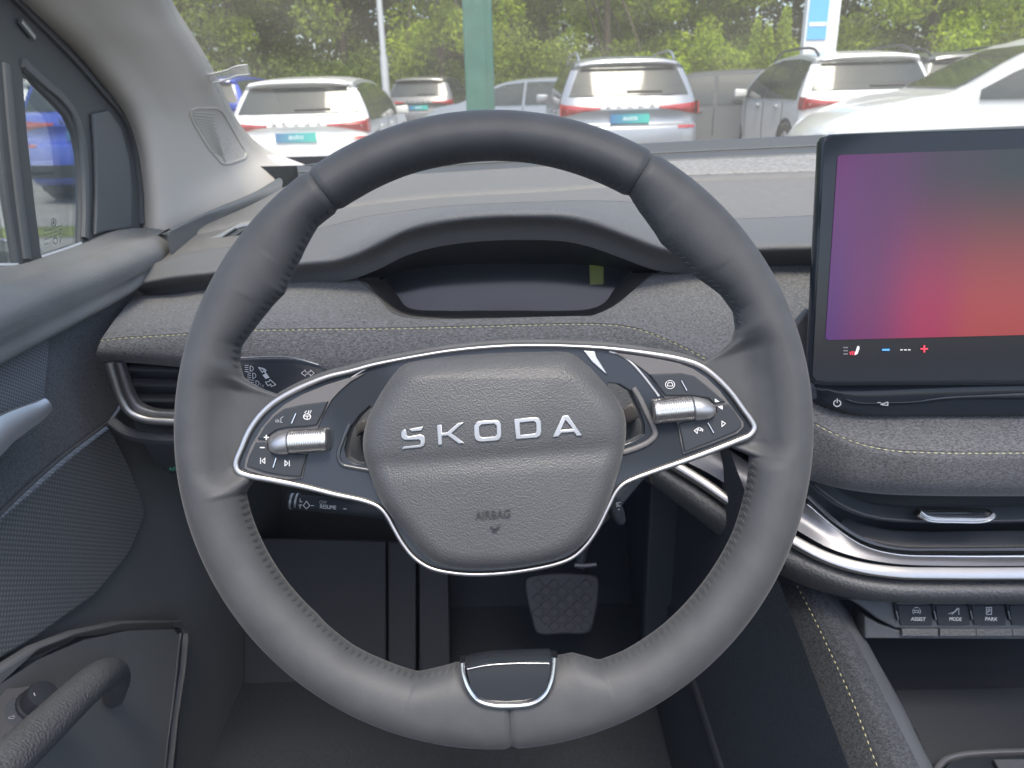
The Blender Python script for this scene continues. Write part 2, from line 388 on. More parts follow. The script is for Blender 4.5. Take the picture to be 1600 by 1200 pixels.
# ================================================================== the car park outside
mat('asphalt', (.20, .195, .185), .9, bump=('noise', 60, .4), vary=(3, .18))
mat('verge_grass', (.11, .13, .035), .95, bump=('noise', 30, 1.0), vary=(4, .45))
mat('paint_white', (.66, .66, .645), .28, coat=.6); mat('paint_silver', (.30, .32, .35), .30, metal=.35, coat=.5)
mat('paint_blue', (.035, .075, .42), .25, coat=.7); mat('paint_grey', (.14, .143, .148), .3, metal=.3, coat=.5)
mat('paint_taupe', (.085, .082, .08), .35, metal=.1, coat=.5); mat('paint_dark', (.06, .062, .068), .28, coat=.5)
mat('car_glass', (.035, .045, .046), .06, spec=.45); mat('lens_red', (.33, .02, .025), .2, coat=.5); mat('lens_clear', (.6, .62, .64), .15)
mat('tyre', (.025, .025, .027), .8); mat('alloy', (.45, .46, .47), .35, metal=.8); mat('trim_black', (.028, .03, .032), .55)
mat('letter_dark', (.08, .085, .09), .35, metal=.5); mat('post_green', (.03, .125, .095), .5, vary=(8, .12)); mat('pole_metal', (.52, .53, .53), .5, metal=.5)
mat('sign_white', (.80, .81, .82), .5); mat('sign_blue', (.13, .45, .80), .45); mat('plate_text', (.75, .85, .85), .5)
def two_tone(name, c0, c1):
    m = mat(name, c0, .4); nt = m.node_tree; tc = nt.nodes.new('ShaderNodeTexCoord'); sx = nt.nodes.new('ShaderNodeSeparateXYZ'); rp = nt.nodes.new('ShaderNodeValToRGB')
    nt.links.new(tc.outputs['Generated'], sx.inputs[0]); nt.links.new(sx.outputs['X'], rp.inputs[0]); nt.links.new(rp.outputs[0], nt.nodes['Principled BSDF'].inputs['Base Color'])
    rp.color_ramp.elements[0].color = (*c0, 1); rp.color_ramp.elements[1].color = (*c1, 1)
two_tone('plate_print', (.05, .16, .34), (.06, .48, .40))
def leafmat(name, dark, light):
    m = bpy.data.materials.new(name); m.use_nodes = True; MATS[name] = m; nt = m.node_tree
    for n in list(nt.nodes): nt.nodes.remove(n)
    out = nt.nodes.new('ShaderNodeOutputMaterial'); g = nt.nodes.new('ShaderNodeNewGeometry'); rp = nt.nodes.new('ShaderNodeValToRGB')
    rp.color_ramp.elements[0].color = (*dark, 1); rp.color_ramp.elements[1].color = (*light, 1)
    nt.links.new(g.outputs['Random Per Island'], rp.inputs[0])
    d = nt.nodes.new('ShaderNodeBsdfDiffuse'); t = nt.nodes.new('ShaderNodeBsdfTranslucent'); mx = nt.nodes.new('ShaderNodeMixShader'); mx.inputs[0].default_value = .45
    nt.links.new(rp.outputs[0], d.inputs[0]); nt.links.new(rp.outputs[0], t.inputs[0]); nt.links.new(d.outputs[0], mx.inputs[1]); nt.links.new(t.outputs[0], mx.inputs[2])
    nt.links.new(mx.outputs[0], out.inputs[0])
leafmat('leaf_mid', (.15, .22, .032), (.34, .42, .07)); leafmat('leaf_dark', (.085, .13, .035), (.18, .24, .055)); leafmat('leaf_lime', (.21, .31, .025), (.44, .54, .06))
mat('bark', (.11, .085, .065), .9, bump=('noise', 40, 1))

GZ = 0.0
ground = mesh_obj('ground', [(-150, -60, GZ), (150, -60, GZ), (150, 200, GZ), (-150, 200, GZ)], [(0, 1, 2, 3)], 'asphalt', smooth=False, kind='structure')
verge = mesh_obj('verge', [(-60, 17.5, .004), (60, 17.5, .004), (60, 60, .06), (-60, 60, .06)], [(0, 1, 2, 3)], 'verge_grass', smooth=False, kind='structure')
verge2 = mesh_obj('verge', [(-16, 7.6, .004), (-4.2, 7.6, .004), (-4.2, 8.3, .004), (-16, 8.3, .004)], [(0, 1, 2, 3)], 'verge_grass', smooth=False, kind='structure')

def leaves(centres, radii, per, size, seed):
    """leaf sprays on the shells of many clumps: vertex and face arrays"""
    r = np.random.default_rng(seed); C = np.repeat(np.array(centres), per, 0); R = np.repeat(np.array(radii), per, 0); n = len(C)
    d = r.normal(size=(n, 3)); d /= np.linalg.norm(d, axis=1)[:, None]
    p = C + d * R * (r.random((n, 1)) ** .45)
    a = r.normal(size=(n, 3)); a /= np.linalg.norm(a, axis=1)[:, None]
    b = np.cross(a, r.normal(size=(n, 3))); b /= np.linalg.norm(b, axis=1)[:, None]
    s = size * (.6 + .8 * r.random((n, 1)))
    V = np.stack([p - a * s, p + b * s * .45, p + a * s, p - b * s * .45], 1).reshape(-1, 3)
    return V, np.arange(n * 4).reshape(-1, 4)
def leaf_obj(name, V, F, m, parent=None, kind=None):
    me = bpy.data.meshes.new(name); me.vertices.add(len(V)); me.vertices.foreach_set('co', V.ravel())
    me.loops.add(F.size); me.loops.foreach_set('vertex_index', F.ravel().astype(np.int32))
    me.polygons.add(len(F)); me.polygons.foreach_set('loop_start', np.arange(0, F.size, 4, dtype=np.int32))
    me.update(calc_edges=True); o = bpy.data.objects.new(name, me); COL.objects.link(o); me.materials.append(MATS[m])
    if parent: o.parent = parent; MW[o.name] = MW[parent.name]
    if kind: o['kind'] = kind
    return o
def tree(label, x, y, h, w, m, seed, size=.085, low=.08, nclump=64, per=480):
    r = np.random.default_rng(seed); t = thing('broadleaf_tree', label, 'tree', (x, y, 0), group='trees behind the car park')
    cs, rs = [], []
    for i in range(nclump):
        u = r.random() ** .8; z = h * (low + (1 - low) * u); env = w * .5 * math.sin(math.pi * min(1, .18 + .80 * u)) ** .7
        a = r.random() * 2 * math.pi; q = env * r.random() ** .5
        cs.append((q * math.cos(a), q * math.sin(a), z)); k = w * (.10 + .09 * r.random()); rs.append((k, k, k * .75))
    V, F = leaves(cs, rs, per, size, seed); leaf_obj('crown', V, F, m, t)
    V, F = [], []; tr = [np.array([0, 0, 0]), np.array([.05, 0, h * .3]), np.array([-.05, .05, h * .6]), np.array([0, 0, h * .9])]
    paths = [(cr(tr, 10), [.18, .13, .07, .02])]
    for i in range(7):
        z = h * (.2 + .09 * i); c = cs[r.integers(len(cs))]; paths.append((cr([(0, 0, z), (c[0] * .5, c[1] * .5, z + (c[2] - z) * .4), c], 6), [.06, .035, .01]))
    for P, R in paths:
        R = np.interp(np.linspace(0, 1, len(P)), np.linspace(0, 1, len(R)), R); b0 = len(V)
        for i, p in enumerate(P):
            for q in range(6): V.append(p + np.array([math.cos(q * 1.047), math.sin(q * 1.047), 0]) * R[i])
        F += [tuple(v + b0 for v in f) for f in gridfaces(len(P), 6, True)]
    mesh_obj('trunk', V, F, 'bark', t, local=True)
    return t
def place(px, Y): return PY(px, 140, Y)[0]
tree('bright yellow green tree behind the far grey car, left of the green post', place(690, 27), 27, 10.5, 5.2, 'leaf_lime', 1)
tree('bright yellow green tree rising behind the silver car', place(945, 28), 28, 10, 5.4, 'leaf_lime', 2)
tree('olive green tree just left of the thin lamp pole', place(540, 29), 29, 11, 6.5, 'leaf_mid', 3)
tree('grey green tree behind the white estate car beside the windscreen pillar', place(370, 28), 28, 11, 6.5, 'leaf_mid', 4)
tree('green tree behind the blue and white sign board', place(1290, 30), 30, 11, 6.5, 'leaf_mid', 5)
tree('yellowish green tree above the dark car, right of the sign board', place(1440, 26), 26, 10, 6.0, 'leaf_lime', 6)
tree('mid green tree at the right edge above the white front bonnet car', place(1600, 29), 29, 11, 7, 'leaf_mid', 7)
tree('dark green tree standing right behind the green post', place(800, 32), 32, 12, 6, 'leaf_dark', 8)
tree('bushy green tree between the silver car and the white right-hand car', place(1110, 29), 29, 10, 5.5, 'leaf_mid', 9)
tree('bright green tree seen through the small side window', place(40, 20), 20, 9, 5.5, 'leaf_lime', 10)
def shrub(label, px, Y, h, w, m, seed):
    t = thing('shrub', label, 'shrub', (place(px, Y), Y, 0), group='shrubs along the verge'); r = np.random.default_rng(seed)
    cs = [((r.random() - .5) * w, (r.random() - .5) * w * .6, h * (.2 + .65 * r.random())) for i in range(14)]
    V, F = leaves(cs, [(w * .2, w * .2, h * .2)] * 14, 420, .055, seed); leaf_obj('foliage', V, F, m, t)
    mesh_obj('stem', [(.04, 0, 0), (-.02, .035, 0), (-.02, -.035, 0), (0, 0, h * .8)], [(0, 1, 3), (1, 2, 3), (2, 0, 3)], 'bark', t, local=True)
shrub('pale olive shrub left of the silver car, right of the green post', 828, 24, 3.0, 2.4, 'leaf_mid', 21)
shrub('lime green shrub above the roof gap right of the silver car', 1082, 23, 2.9, 2.2, 'leaf_lime', 22)
shrub('low yellow green shrub below the tree by the white right-hand car', 1165, 24, 2.6, 2.2, 'leaf_lime', 23)
shrub('slim pale yellow shrub beside the sign board', 1196, 21, 3.3, .7, 'leaf_lime', 24)
# the wood further back reads as one mass
rw = np.random.default_rng(5); cs, rs = [], []
for i in range(1500):
    x = -42 + 84 * rw.random(); y = 33 + 10 * rw.random() + abs(x) * -.12; z = 12 * rw.random(); cs.append((x, y, z)); rs.append((1.5, 1.2, 1.2))
V, F = leaves(cs, rs, 190, .17, 6); wood = leaf_obj('wood', V, F, 'leaf_dark', kind='stuff'); tag(wood, 'dark green wood closing off the view behind the trees', 'wood')
cs = [(-24 + 48 * rw.random(), 23.5 + 6 * rw.random(), .2 + 1.9 * rw.random() ** 1.3) for i in range(420)]
V, F = leaves(cs, [(.9, .7, .6)] * 420, 200, .07, 9); ug = leaf_obj('undergrowth', V, F, 'leaf_dark', kind='stuff'); tag(ug, 'low green undergrowth along the verge below the trees', 'undergrowth')
cs = [(-30 + 16 * rw.random(), 12 + 20 * rw.random(), 9 * rw.random()) for i in range(160)]
V, F = leaves(cs, [(1.4, 1.4, 1.2)] * 160, 110, .22, 8); w2 = leaf_obj('hedge', V, F, 'leaf_mid', kind='stuff'); tag(w2, 'tall green hedge behind the cars on the left', 'hedge')

# ------------------------------------------------------------------ cars
SUV = [(.16,.24),(.05,.32),(.00,.45),(.00,.66),(.03,.745),(.11,.775),(.115,.925),(.08,.96),(.17,1.10),(.30,1.33),(.40,1.50),(.33,1.565),(.55,1.60),(1.1,1.645),(1.8,1.645),(2.3,1.60),(2.75,1.44),(3.30,1.10),(3.6,1.04),(4.0,.96),(4.25,.84),(4.38,.66),(4.40,.45),(4.32,.26)]
COUPE = [(.16,.26),(.04,.36),(.00,.50),(.02,.72),(.06,.90),(.10,1.06),(.16,1.12),(.45,1.24),(.85,1.40),(1.2,1.50),(1.7,1.58),(2.2,1.60),(2.7,1.52),(3.2,1.33),(3.62,1.10),(3.9,1.06),(4.25,.98),(4.5,.86),(4.62,.70),(4.64,.46),(4.54,.26)]
def make_car(name, label, sil, paint, X, Yr, rot=0.0, hw=.92, zs=1.0, ls=1.0, rear=True, rails=False, letters='SKODA', plate_words='auto', front=False, rear_i=(8, 10), glassband=.075, cat='car'):
    t = thing(name, label, cat, (X, Yr, 0), rot, group='cars in the car park')
    S = np.array([(y * ls, z * zs) for y, z in sil]); Lc = S[:, 0].max(); belt = S[rear_i[0], 1] - .10; roof = S[:, 1].max()
    P = cr(S, per=4); P = np.vstack([P, [[Lc - .3, .22], [.3, .22]]])
    def wz(z): return 1.0 - .27 * max(0, (z - belt) / (roof - belt)) ** 1.25 - .05 * max(0, (.5 - z) / .5)
    fs = [-1, -.992, -.965, -.9, -.75, -.4, 0, .4, .75, .9, .965, .992, 1]
    def inset(f): f = abs(f); return .15 * f ** 3 + .09 * max(0, (f - .88) / .12) ** 2
    cy = Lc / 2
    def pt(y, z, f, out=0.0):
        d = inset(f); e = 1 - abs(y - cy) / cy; yy = y + (d if y < cy else -d) * (1 - min(1, e * 3.0))
        zz_ = z - (.05 * abs(f) ** 4 if z > roof * .9 else 0)
        return (f * hw * wz(z), yy, zz_)
    V = [pt(y, z, f) for f in fs for y, z in P]; n = len(P); F = gridfaces(len(fs), n, True)
    F.append(tuple(range(n))); F.append(tuple(range((len(fs) - 1) * n, len(fs) * n))[::-1])
    body = mesh_obj('body', V, F, paint, t, local=True, auto=38)
    def patch(nm, gen, na, nb, m, parent=t, nrm=(0, -1, 0), th=.006):
        G = np.array([[gen(a, b) for a in np.linspace(0, 1, na)] for b in np.linspace(0, 1, nb)]); N = np.array(nrm, float)
        top = (G + N * th).reshape(-1, 3); bot = (G - N * .01).reshape(-1, 3); k = len(top); Fq = gridfaces(nb, na)
        edge = list(range(na)) + [(i + 1) * na - 1 for i in range(1, nb)] + list(range(nb * na - 2, (nb - 1) * na - 1, -1)) + [i * na for i in range(nb - 2, 0, -1)]
        Fq += [(edge[(i + 1) % len(edge)], edge[i], edge[i] + k, edge[(i + 1) % len(edge)] + k) for i in range(len(edge))]
        return mesh_obj(nm, np.vstack([top, bot]), Fq, m, parent, local=True, auto=40)
    # side glass
    up = S[:, 1]; ridx = int(np.argmax(up)); ys = S[:, 0]
    def rooz(y): return np.interp(y, S[rear_i[0]:, 0][np.argsort(S[rear_i[0]:, 0])], S[rear_i[0]:, 1][np.argsort(S[rear_i[0]:, 0])])
    spans = [(.50, 1.02), (1.08, 1.95), (2.02, 3.05)] if sil is not COUPE else [(.75, 1.10), (1.16, 2.05), (2.12, 3.45)]
    for s in (-1, 1):
        for (y0, y1) in spans:
            def g(a, b, y0=y0, y1=y1, s=s):
                y = (y0 + (y1 - y0) * a) * ls; z1 = rooz(y) - .09; z0 = min(belt + .02, z1 - .01); z = z0 + (z1 - z0) * b
                return (s * hw * wz(z), y, z)
            patch('side_window', g, 8, 6, 'car_glass', t, (s, 0, 0), .007)
    def ry(z, f): return pt(np.interp(z, P[:np.argmax(P[:, 1]), 1], P[:np.argmax(P[:, 1]), 0]) if True else 0, z, f)[1]
    R0, R1 = S[rear_i[0]], S[rear_i[1]]
    def rg(a, b):
        z = R0[1] + .03 + (R1[1] - R0[1] - .05) * b; f = (-1 + 2 * a) * (.90 - .03 * b); y = R0[0] + (R1[0] - R0[0]) * (z - R0[1]) / (R1[1] - R0[1])
        return pt(y, z, f)
    nr = np.array([0, -(R1[1] - R0[1]), R1[0] - R0[0]]); nr /= np.linalg.norm(nr)
    if rear:
        rwin = patch('rear_window', rg, 12, 6, 'car_glass', t, nr, .012)
        def wp_(a, b): p = np.array(rg(.48 + .30 * a, .10 + .05 * b)); return p + nr * .02
        patch('wiper', wp_, 4, 2, 'trim_black', rwin, nr, .012)
        zl_ = R0[1] - .15
        for s in (-1, 1):
            def lg(a, b, s=s):
                f = .42 + .575 * a; hgt = .03 + .13 * a ** 1.3; z = zl_ + .035 - .02 * a + hgt * (b - .55); return (s * f * hw, ry(z, f), z)
            patch('tail_light', lg, 10, 4, 'lens_red', t, (s * .3, -.95, 0), .012)
            def sg(a, b, s=s): y = .14 + .22 * (1 - a); z = zl_ - .06 + .16 * b; return (s * hw * wz(z), y, z)
            patch('tail_light', sg, 3, 3, 'lens_red', t, (s, 0, 0), .008)
            def lg2(a, b, s=s): f = .70 + .26 * a; z = S[4, 1] - .03 + .035 * b; return (s * f * hw, ry(z, f), z)
            patch('reflector', lg2, 5, 2, 'lens_red', t, (0, -1, 0), .010)
        yp = min(ry(zl_ - .17 + .02 * i_, 0) for i_ in range(8)) - .006
        def pg(a, b): z = zl_ - .165 + .115 * b; f = (-.5 + a) * .52 / hw; return (f * hw, yp, z)
        npl = patch('number_plate', pg, 2, 2, 'plate_print', t, (0, -1, 0), .014)
        fr = Frame(MW[t.name] @ Vector((0, ry(zl_ - .05, 0) - .020, zl_ - .14)), MW[t.name].to_3x3() @ Vector((1, 0, 0)), (0, 0, 1))
        def word(nm, w, x0, x1, z0, hh, m, par, f2):
            cu = bpy.data.curves.new('tmp', 'FONT'); cu.body = w; o = bpy.data.objects.new('tmp', cu); COL.objects.link(o)
            me = bpy.data.meshes.new_from_object(o.evaluated_get(bpy.context.evaluated_depsgraph_get())); bpy.data.objects.remove(o); me.materials.clear()
            co = np.zeros(len(me.vertices) * 3); me.vertices.foreach_get('co', co); co = co.reshape(-1, 3); lo, hi = co.min(0), co.max(0)
            L = np.stack([x0 + (co[:, 0] - lo[0]) / (hi[0] - lo[0]) * (x1 - x0), np.full(len(co), f2), z0 + (co[:, 1] - lo[1]) / (hi[1] - lo[1]) * hh], 1)
            me.vertices.foreach_set('co', L.ravel())
            bm = bmesh.new(); bm.from_mesh(me); ge = bmesh.ops.extrude_face_region(bm, geom=list(bm.faces))
            for v in [q for q in ge['geom'] if isinstance(q, bmesh.types.BMVert)]: v.co.y -= .006
            bm.to_mesh(me); bm.free(); me.name = nm
            return finish(nm, me, m, par, smooth=False, local=True)
        if plate_words: word('plate_lettering', plate_words, -.09, .10, zl_ - .125, .05, 'plate_text', npl, yp - .012)
        if letters:
            for i, c in enumerate(letters):
                x = (i - (len(letters) - 1) / 2) * .145; word('tailgate_letter', c, x - .03, x + .03, R0[1] - .115, .05, 'letter_dark', t, min(ry(R0[1] - .12 + .01 * q_, x / hw) for q_ in range(7)) - .004)
        def bl(a, b): z = .34 + .16 * b; f = (-1 + 2 * a) * .9; return (f * hw, ry(z, f), z)
        patch('bumper_insert', bl, 12, 3, 'trim_black', t, (0, -1, 0), .008)
        def sp(a, b): f = (-1 + 2 * a) * .9; y, z = R1[0] - .10 + .02 * b, R1[1] + .03 + .035 * b; return pt(y, z, f)
        patch('spoiler', sp, 10, 2, paint, t, (0, -.6, .8), .02)
    if front or True:
        i0 = 17 if sil is not COUPE else 14
        A, B = S[i0], (S[i0 - 1] if sil is not COUPE else S[12])
        nf = np.array([0, (B[1] - A[1]), -(B[0] - A[0])]); nf /= np.linalg.norm(nf)
        def fg(a, b):
            q = A + (B - A) * (.04 + .92 * b); f = (-1 + 2 * a) * .88; return pt(q[0], rooz(q[0]) - .006, f)
        patch('windscreen', fg, 12, 6, 'car_glass', t, nf, .015)
        for s in (-1, 1):
            def hg(a, b, s=s):
                f = .55 + .42 * a; z = .80 * zs - .02 + .07 * b + .06 * a; y = np.interp(-z, -S[-7:, 1], S[-7:, 0]); return pt(y, z, s * f)
            patch('headlight', hg, 6, 3, 'lens_clear', t, (s * .3, .9, .2), .012)
            ym = 2.98 * ls; zb = belt + .08; mv = []
            for (dx, dy, dz) in [(0, -.06, -.04), (0, .08, -.05), (0, .06, .06), (0, -.06, .07), (.2, -.05, -.05), (.2, .05, -.06), (.19, .04, .07), (.2, -.05, .08)]: mv.append((s * (hw * wz(zb) + .03 + dx), ym + dy, zb + dz))
            mesh_obj('door_mirror', mv, [(0, 1, 2, 3), (4, 7, 6, 5), (0, 4, 5, 1), (1, 5, 6, 2), (2, 6, 7, 3), (3, 7, 4, 0)], paint, t, local=True, bevel=.02)
    for s in (-1, 1):
        for yy in (.84 * ls, Lc - .86):
            V = []; 
            for (x, r) in [(-.02, .36), (-.02, .345), (.10, .345), (.12, .36), (.14, .34), (.14, .24), (.10, .22), (.10, .0)]:
                pass
            V = []; prof = [(-.12, .0), (-.12, .33), (-.06, .345), (.06, .345), (.012 + .06, .33), (.075, .25), (.05, .235), (.05, 0)]
            for x, r in prof:
                for q in range(24): g = 2 * math.pi * q / 24; V.append((s * (hw * .93 + x), yy + math.cos(g) * r, .345 + math.sin(g) * r))
            w_ = mesh_obj('wheel', V, gridfaces(len(prof), 24, True), 'tyre', t, local=True, auto=40)
            V = []; F = []
            for k in range(5):
                g = 2 * math.pi * k / 5
                for (r, wd) in ((.03, .05), (.225, .03)):
                    for sg_ in (-1, 1):
                        V.append((s * (hw * .93 + .062), yy + math.cos(g) * r - math.sin(g) * wd * sg_, .345 + math.sin(g) * r + math.cos(g) * wd * sg_))
                b0 = k * 4; F.append((b0, b0 + 1, b0 + 3, b0 + 2))
            mesh_obj('rim', V, F, 'alloy', w_, local=True, smooth=False, solid=.012)
            V = []; 
            for r in (.36, .42):
                for q in range(-2, 15): g = math.pi * q / 12; V.append((s * (hw * wz(.345 + math.sin(g) * r) + .006), yy + math.cos(g) * r, .345 + math.sin(g) * r))
            mesh_obj('wheel_arch', V, gridfaces(2, 17), 'trim_black', t, local=True, solid=.03)
        if rails:
            P3 = cr([(s * hw * .70, .55 * ls, rooz(.55 * ls) - .02), (s * hw * .70, .75 * ls, rooz(.75 * ls) + .05), (s * hw * .71, 1.6 * ls, rooz(1.6 * ls) + .05), (s * hw * .71, 2.3 * ls, rooz(2.3 * ls) + .04), (s * hw * .71, 2.5 * ls, rooz(2.5 * ls) - .03)], 24)
            tube('roof_rail', [MW[t.name] @ Vector(p) for p in P3], .018, 'trim_black' if paint != 'paint_silver' else 'alloy', t, k=8)
        for yy in (1.05, 2.0, 3.0):
            V = [(s * (hw * wz(z) + .002), yy * ls + d, z) for z in (.40, .6, .8, belt) for d in (-.006, .006)]
            mesh_obj('door_seam', V, gridfaces(4, 2), 'trim_black', t, local=True, solid=.004)
        for yy in (1.25, 2.2):
            V = [(s * (hw * wz(belt - .1) + d), yy * ls + a, belt - .10 + c) for d in (0, .03) for a in (0, .18) for c in (0, .035)]
            mesh_obj('door_handle', V, [(0, 1, 3, 2), (4, 6, 7, 5), (0, 4, 5, 1), (2, 3, 7, 6), (0, 2, 6, 4), (1, 5, 7, 3)], paint, t, local=True, bevel=.008)
    return t
EST = [(y, z * .90 if z > .8 else z * .97) for y, z in SUV]; EST = [(y * 1.06, z) for y, z in EST]
make_car('estate_car', 'white estate car seen from behind, left of the steering wheel rim', EST, 'paint_white', -2.70, 10.4, hw=.915)
make_car('family_car', 'silver car with roof rails seen straight from behind, right of the wheel top', SUV, 'paint_silver', 1.66, 10.7, hw=.92, rails=True)
make_car('family_car', 'white car with red lamps and dark roof rails below the sign board', SUV, 'paint_white', 4.98, 10.9, math.radians(-1), hw=.92, rails=True)
make_car('coupe_car', 'white car with long bonnet pointing left, cut off by the right picture edge', COUPE, 'paint_white', 7.2, 5.95, math.radians(76), hw=.93, zs=1.05, ls=1.05, rear=True, rear_i=(6, 10))
make_car('family_car', 'grey car half hidden behind the white bonnet at the right edge', SUV, 'paint_grey', 7.3, 12.4, math.radians(0), rails=True)
make_car('family_car', 'far grey car between the lamp pole and the green post', SUV, 'paint_grey', -2.35, 22.0, math.radians(-8), rails=False)
make_car('saloon_car', 'far pale silver car just right of the green post', EST, 'paint_silver', 2.6, 18.6, math.radians(70))
make_car('saloon_car', 'taupe grey car between the silver car and the white car on the right', EST, 'paint_taupe', 5.8, 14.7, math.radians(78))
make_car('family_car', 'bright blue car seen from behind through the small side window', SUV, 'paint_blue', -5.2, 10.0, math.radians(2))
make_car('family_car', 'white car beyond the blue car, cut by the window post', SUV, 'paint_white', -9.4, 14.5, math.radians(0))
make_car('family_car', 'blue car partly hidden left of the white estate car', SUV, 'paint_blue', -5.95, 15.6, math.radians(-4))
make_car('family_car', 'dark grey car beside the windscreen pillar, behind the blue car', SUV, 'paint_dark', -7.6, 20.5, math.radians(-4))

# ------------------------------------------------------------------ posts and sign
gp = thing('green_post', 'thick teal green steel post rising behind the top of the steering wheel', 'post', (place(750, 6.6), 6.6, 0))
x0, x1 = PY(725, 60, 6.6)[0], PY(770, 60, 6.6)[0]; cx = (x0 + x1) / 2; wd = abs(x1 - x0)
box('shaft', (cx, 6.6, 2.6), wd, wd, 5.2, 'post_green', gp, bevel=.012)
box('foot_plate', (cx, 6.6, .012), wd * 2, wd * 2, .024, 'post_green', gp, bevel=.004)
box('post_seam', (cx + wd * .28, 6.6 - wd / 2 - .002, 2.6), .012, .006, 5.0, 'post_green', gp, bevel=.002)
lpo = thing('lamp_pole', 'thin grey metal lamp pole rising behind the white estate car', 'pole', (place(597, 15.8), 15.8, 0))
X = PY(597, 60, 15.8)[0]; tube('shaft', [(X, 15.8, 0), (X, 15.8, 3), (X, 15.8, 6.5)], [.062, .055, .045], 'pole_metal', lpo, k=14)
tube('sleeve', [(X, 15.8, 0), (X, 15.8, 1.9)], .075, 'pole_metal', lpo, k=14)
box('lamp_head', (X, 15.5, 6.5), .22, .7, .09, 'pole_metal', lpo, bevel=.03)
sg = thing('sign_board', 'tall white sign board with a light blue panel behind the white car', 'sign', (place(1287, 16.5), 16.5, 0))
SG = Frame(PY(1287, 60, 16.5), (1, 0, 0), (0, 0, 1))
a0, a1 = SG.ab(1259, 40)[0], SG.ab(1311, 40)[0]; b0 = SG.ab(1285, 86)[1]
box('board', ((SG.O[0] + (a0 + a1) / 2), 16.6, 2.9), a1 - a0, .18, 5.8, 'sign_white', sg, bevel=.01)
m0, m1 = SG.ab(1262, 40)[0], SG.ab(1292, 40)[0]; z0 = SG.w(0, SG.ab(1275, 62)[1])[2]
box('blue_panel', (SG.O[0] + (m0 + m1) / 2, 16.498, (z0 + 5.6) / 2), m1 - m0, .02, 5.6 - z0, 'sign_blue', sg, bevel=.004)
z1 = SG.w(0, SG.ab(1275, 38)[1])[2]
box('panel_stripe', (SG.O[0] + (m0 + m1) / 2, 16.484, z1), m1 - m0 - .04, .01, .07, 'sign_white', sg, bevel=.002)
# ================================================================== the cabin
def rowY(pts):
    pts = list(pts)
    if pts[-1][0] == 1650:                     # carry the dashboard on to the passenger side
        (xa, ya, Ya), (xb, yb, Yb) = pts[-2], pts[-1]; s_ = (yb - ya) / (xb - xa); pts += [(2000, yb + s_ * 350, Yb), (2350, yb + s_ * 700, Yb)]
    return [PY(*p) for p in pts]
def rowX(pts): return [PX(*p) for p in pts]
def at_x(X, Y, z): return np.array([X, Y, z])

# ---- dashboard -----------------------------------------------------------------------------
dash = thing('dashboard', 'grey dashboard with melange fabric band, instrument hood and air vents behind the wheel', 'dashboard', (0, .8, .9))
FR = [(205,446,.84),(260,434,.82),(330,426,.80),(400,418,.79),(470,411,.78),(531,404,.765),(575,387,.75),(627,361,.735),(680,346,.725),(750,337,.72),(816,335,.72),(881,337,.72),(925,346,.725),(982,367,.74),(1034,387,.76),(1080,394,.78),(1130,391,.79),(1200,388,.80),(1290,386,.80),(1450,379,.80),(1650,370,.80)]
R1 = [(238,412,.87),(285,398,.87),(345,388,.87),(410,377,.87),(478,362,.87),(535,348,.86),(575,338,.85),(630,330,.85),(685,323,.85),(750,319,.85),(816,316,.85),(881,314,.85),(930,314,.85),(986,316,.86),(1038,330,.89),(1085,340,.92),(1135,342,.93),(1205,340,.94),(1290,336,.94),(1450,328,.94),(1650,320,.94)]
R2 = [(268,372,.97),(310,362,.98),(365,351,1.0),(425,340,1.02),(488,328,1.04),(540,321,1.05),(590,314,1.05),(640,309,1.05),(690,305,1.05),(752,301,1.05),(816,298,1.05),(881,294,1.05),(930,290,1.05),(986,286,1.05),(1040,282,1.05),(1090,279,1.05),(1140,277,1.05),(1205,275,1.05),(1290,272,1.05),(1450,265,1.05),(1650,258,1.05)]
R3 = [(390,322,1.10),(410,312,1.12),(430,300,1.15),(455,288,1.18),(500,282,1.22),(550,277,1.25),(600,275,1.26),(645,272,1.27),(695,270,1.28),(755,266,1.28),(818,263,1.28),(882,260,1.28),(932,257,1.28),(988,254,1.28),(1042,251,1.28),(1092,249,1.28),(1142,247,1.28),(1207,243,1.28),(1292,239,1.28),(1450,232,1.28),(1650,223,1.28)]
F0, A1, A2, A3 = (cr(rowY(r), 170) for r in (FR, R1, R2, R3))
def down(P, dz, dy=0): return P + np.array([0, dy, dz])
# soft upper pad with the instrument hood, front edge rolled over
pad_rows = [down(F0, -.030, .035), down(F0, -.016, .024), down(F0, -.006, .008), down(F0, -.002, .001), F0, down(F0, .003, .006), F0 * .5 + A1 * .5 + np.array([0, 0, .001]), A1]
loft('upper_pad', pad_rows, 'dash_weave', dash, nc=170, nr=36)
loft('upper_pad', [A1 + [0, .0015, 0], A1 * .8 + A2 * .2 + [0, 0, -.004], A2 * .5 + A1 * .5 + [0, 0, -.004], A2 + [0, 0, -.003]], 'dash_top', dash, nc=170, nr=16)
loft('rear_shelf', [A2 + [0, -.006, -.014], A2 + [0, 0, -.001], A2 + [0, .004, .001], A2 * .5 + A3 * .5, A3], 'dash_top', dash, nc=170, nr=20)
T0 = cr(rowY([(1010,283,1.06),(1060,279,1.058),(1100,277,1.056),(1160,275,1.056),(1290,271,1.056),(1650,256,1.056)]), 50)
T1 = cr(rowY([(980,259,1.24),(1060,253,1.25),(1100,251,1.25),(1160,249,1.25),(1290,242,1.25),(1650,226,1.25)]), 50)
loft('defrost_strip', [T0 + [0, .012, .003], T0 * .5 + T1 * .5 + [0, 0, .003], T1 + [0, 0, .003]], 'dash_strip', dash, nc=50, nr=10, solid=.002)
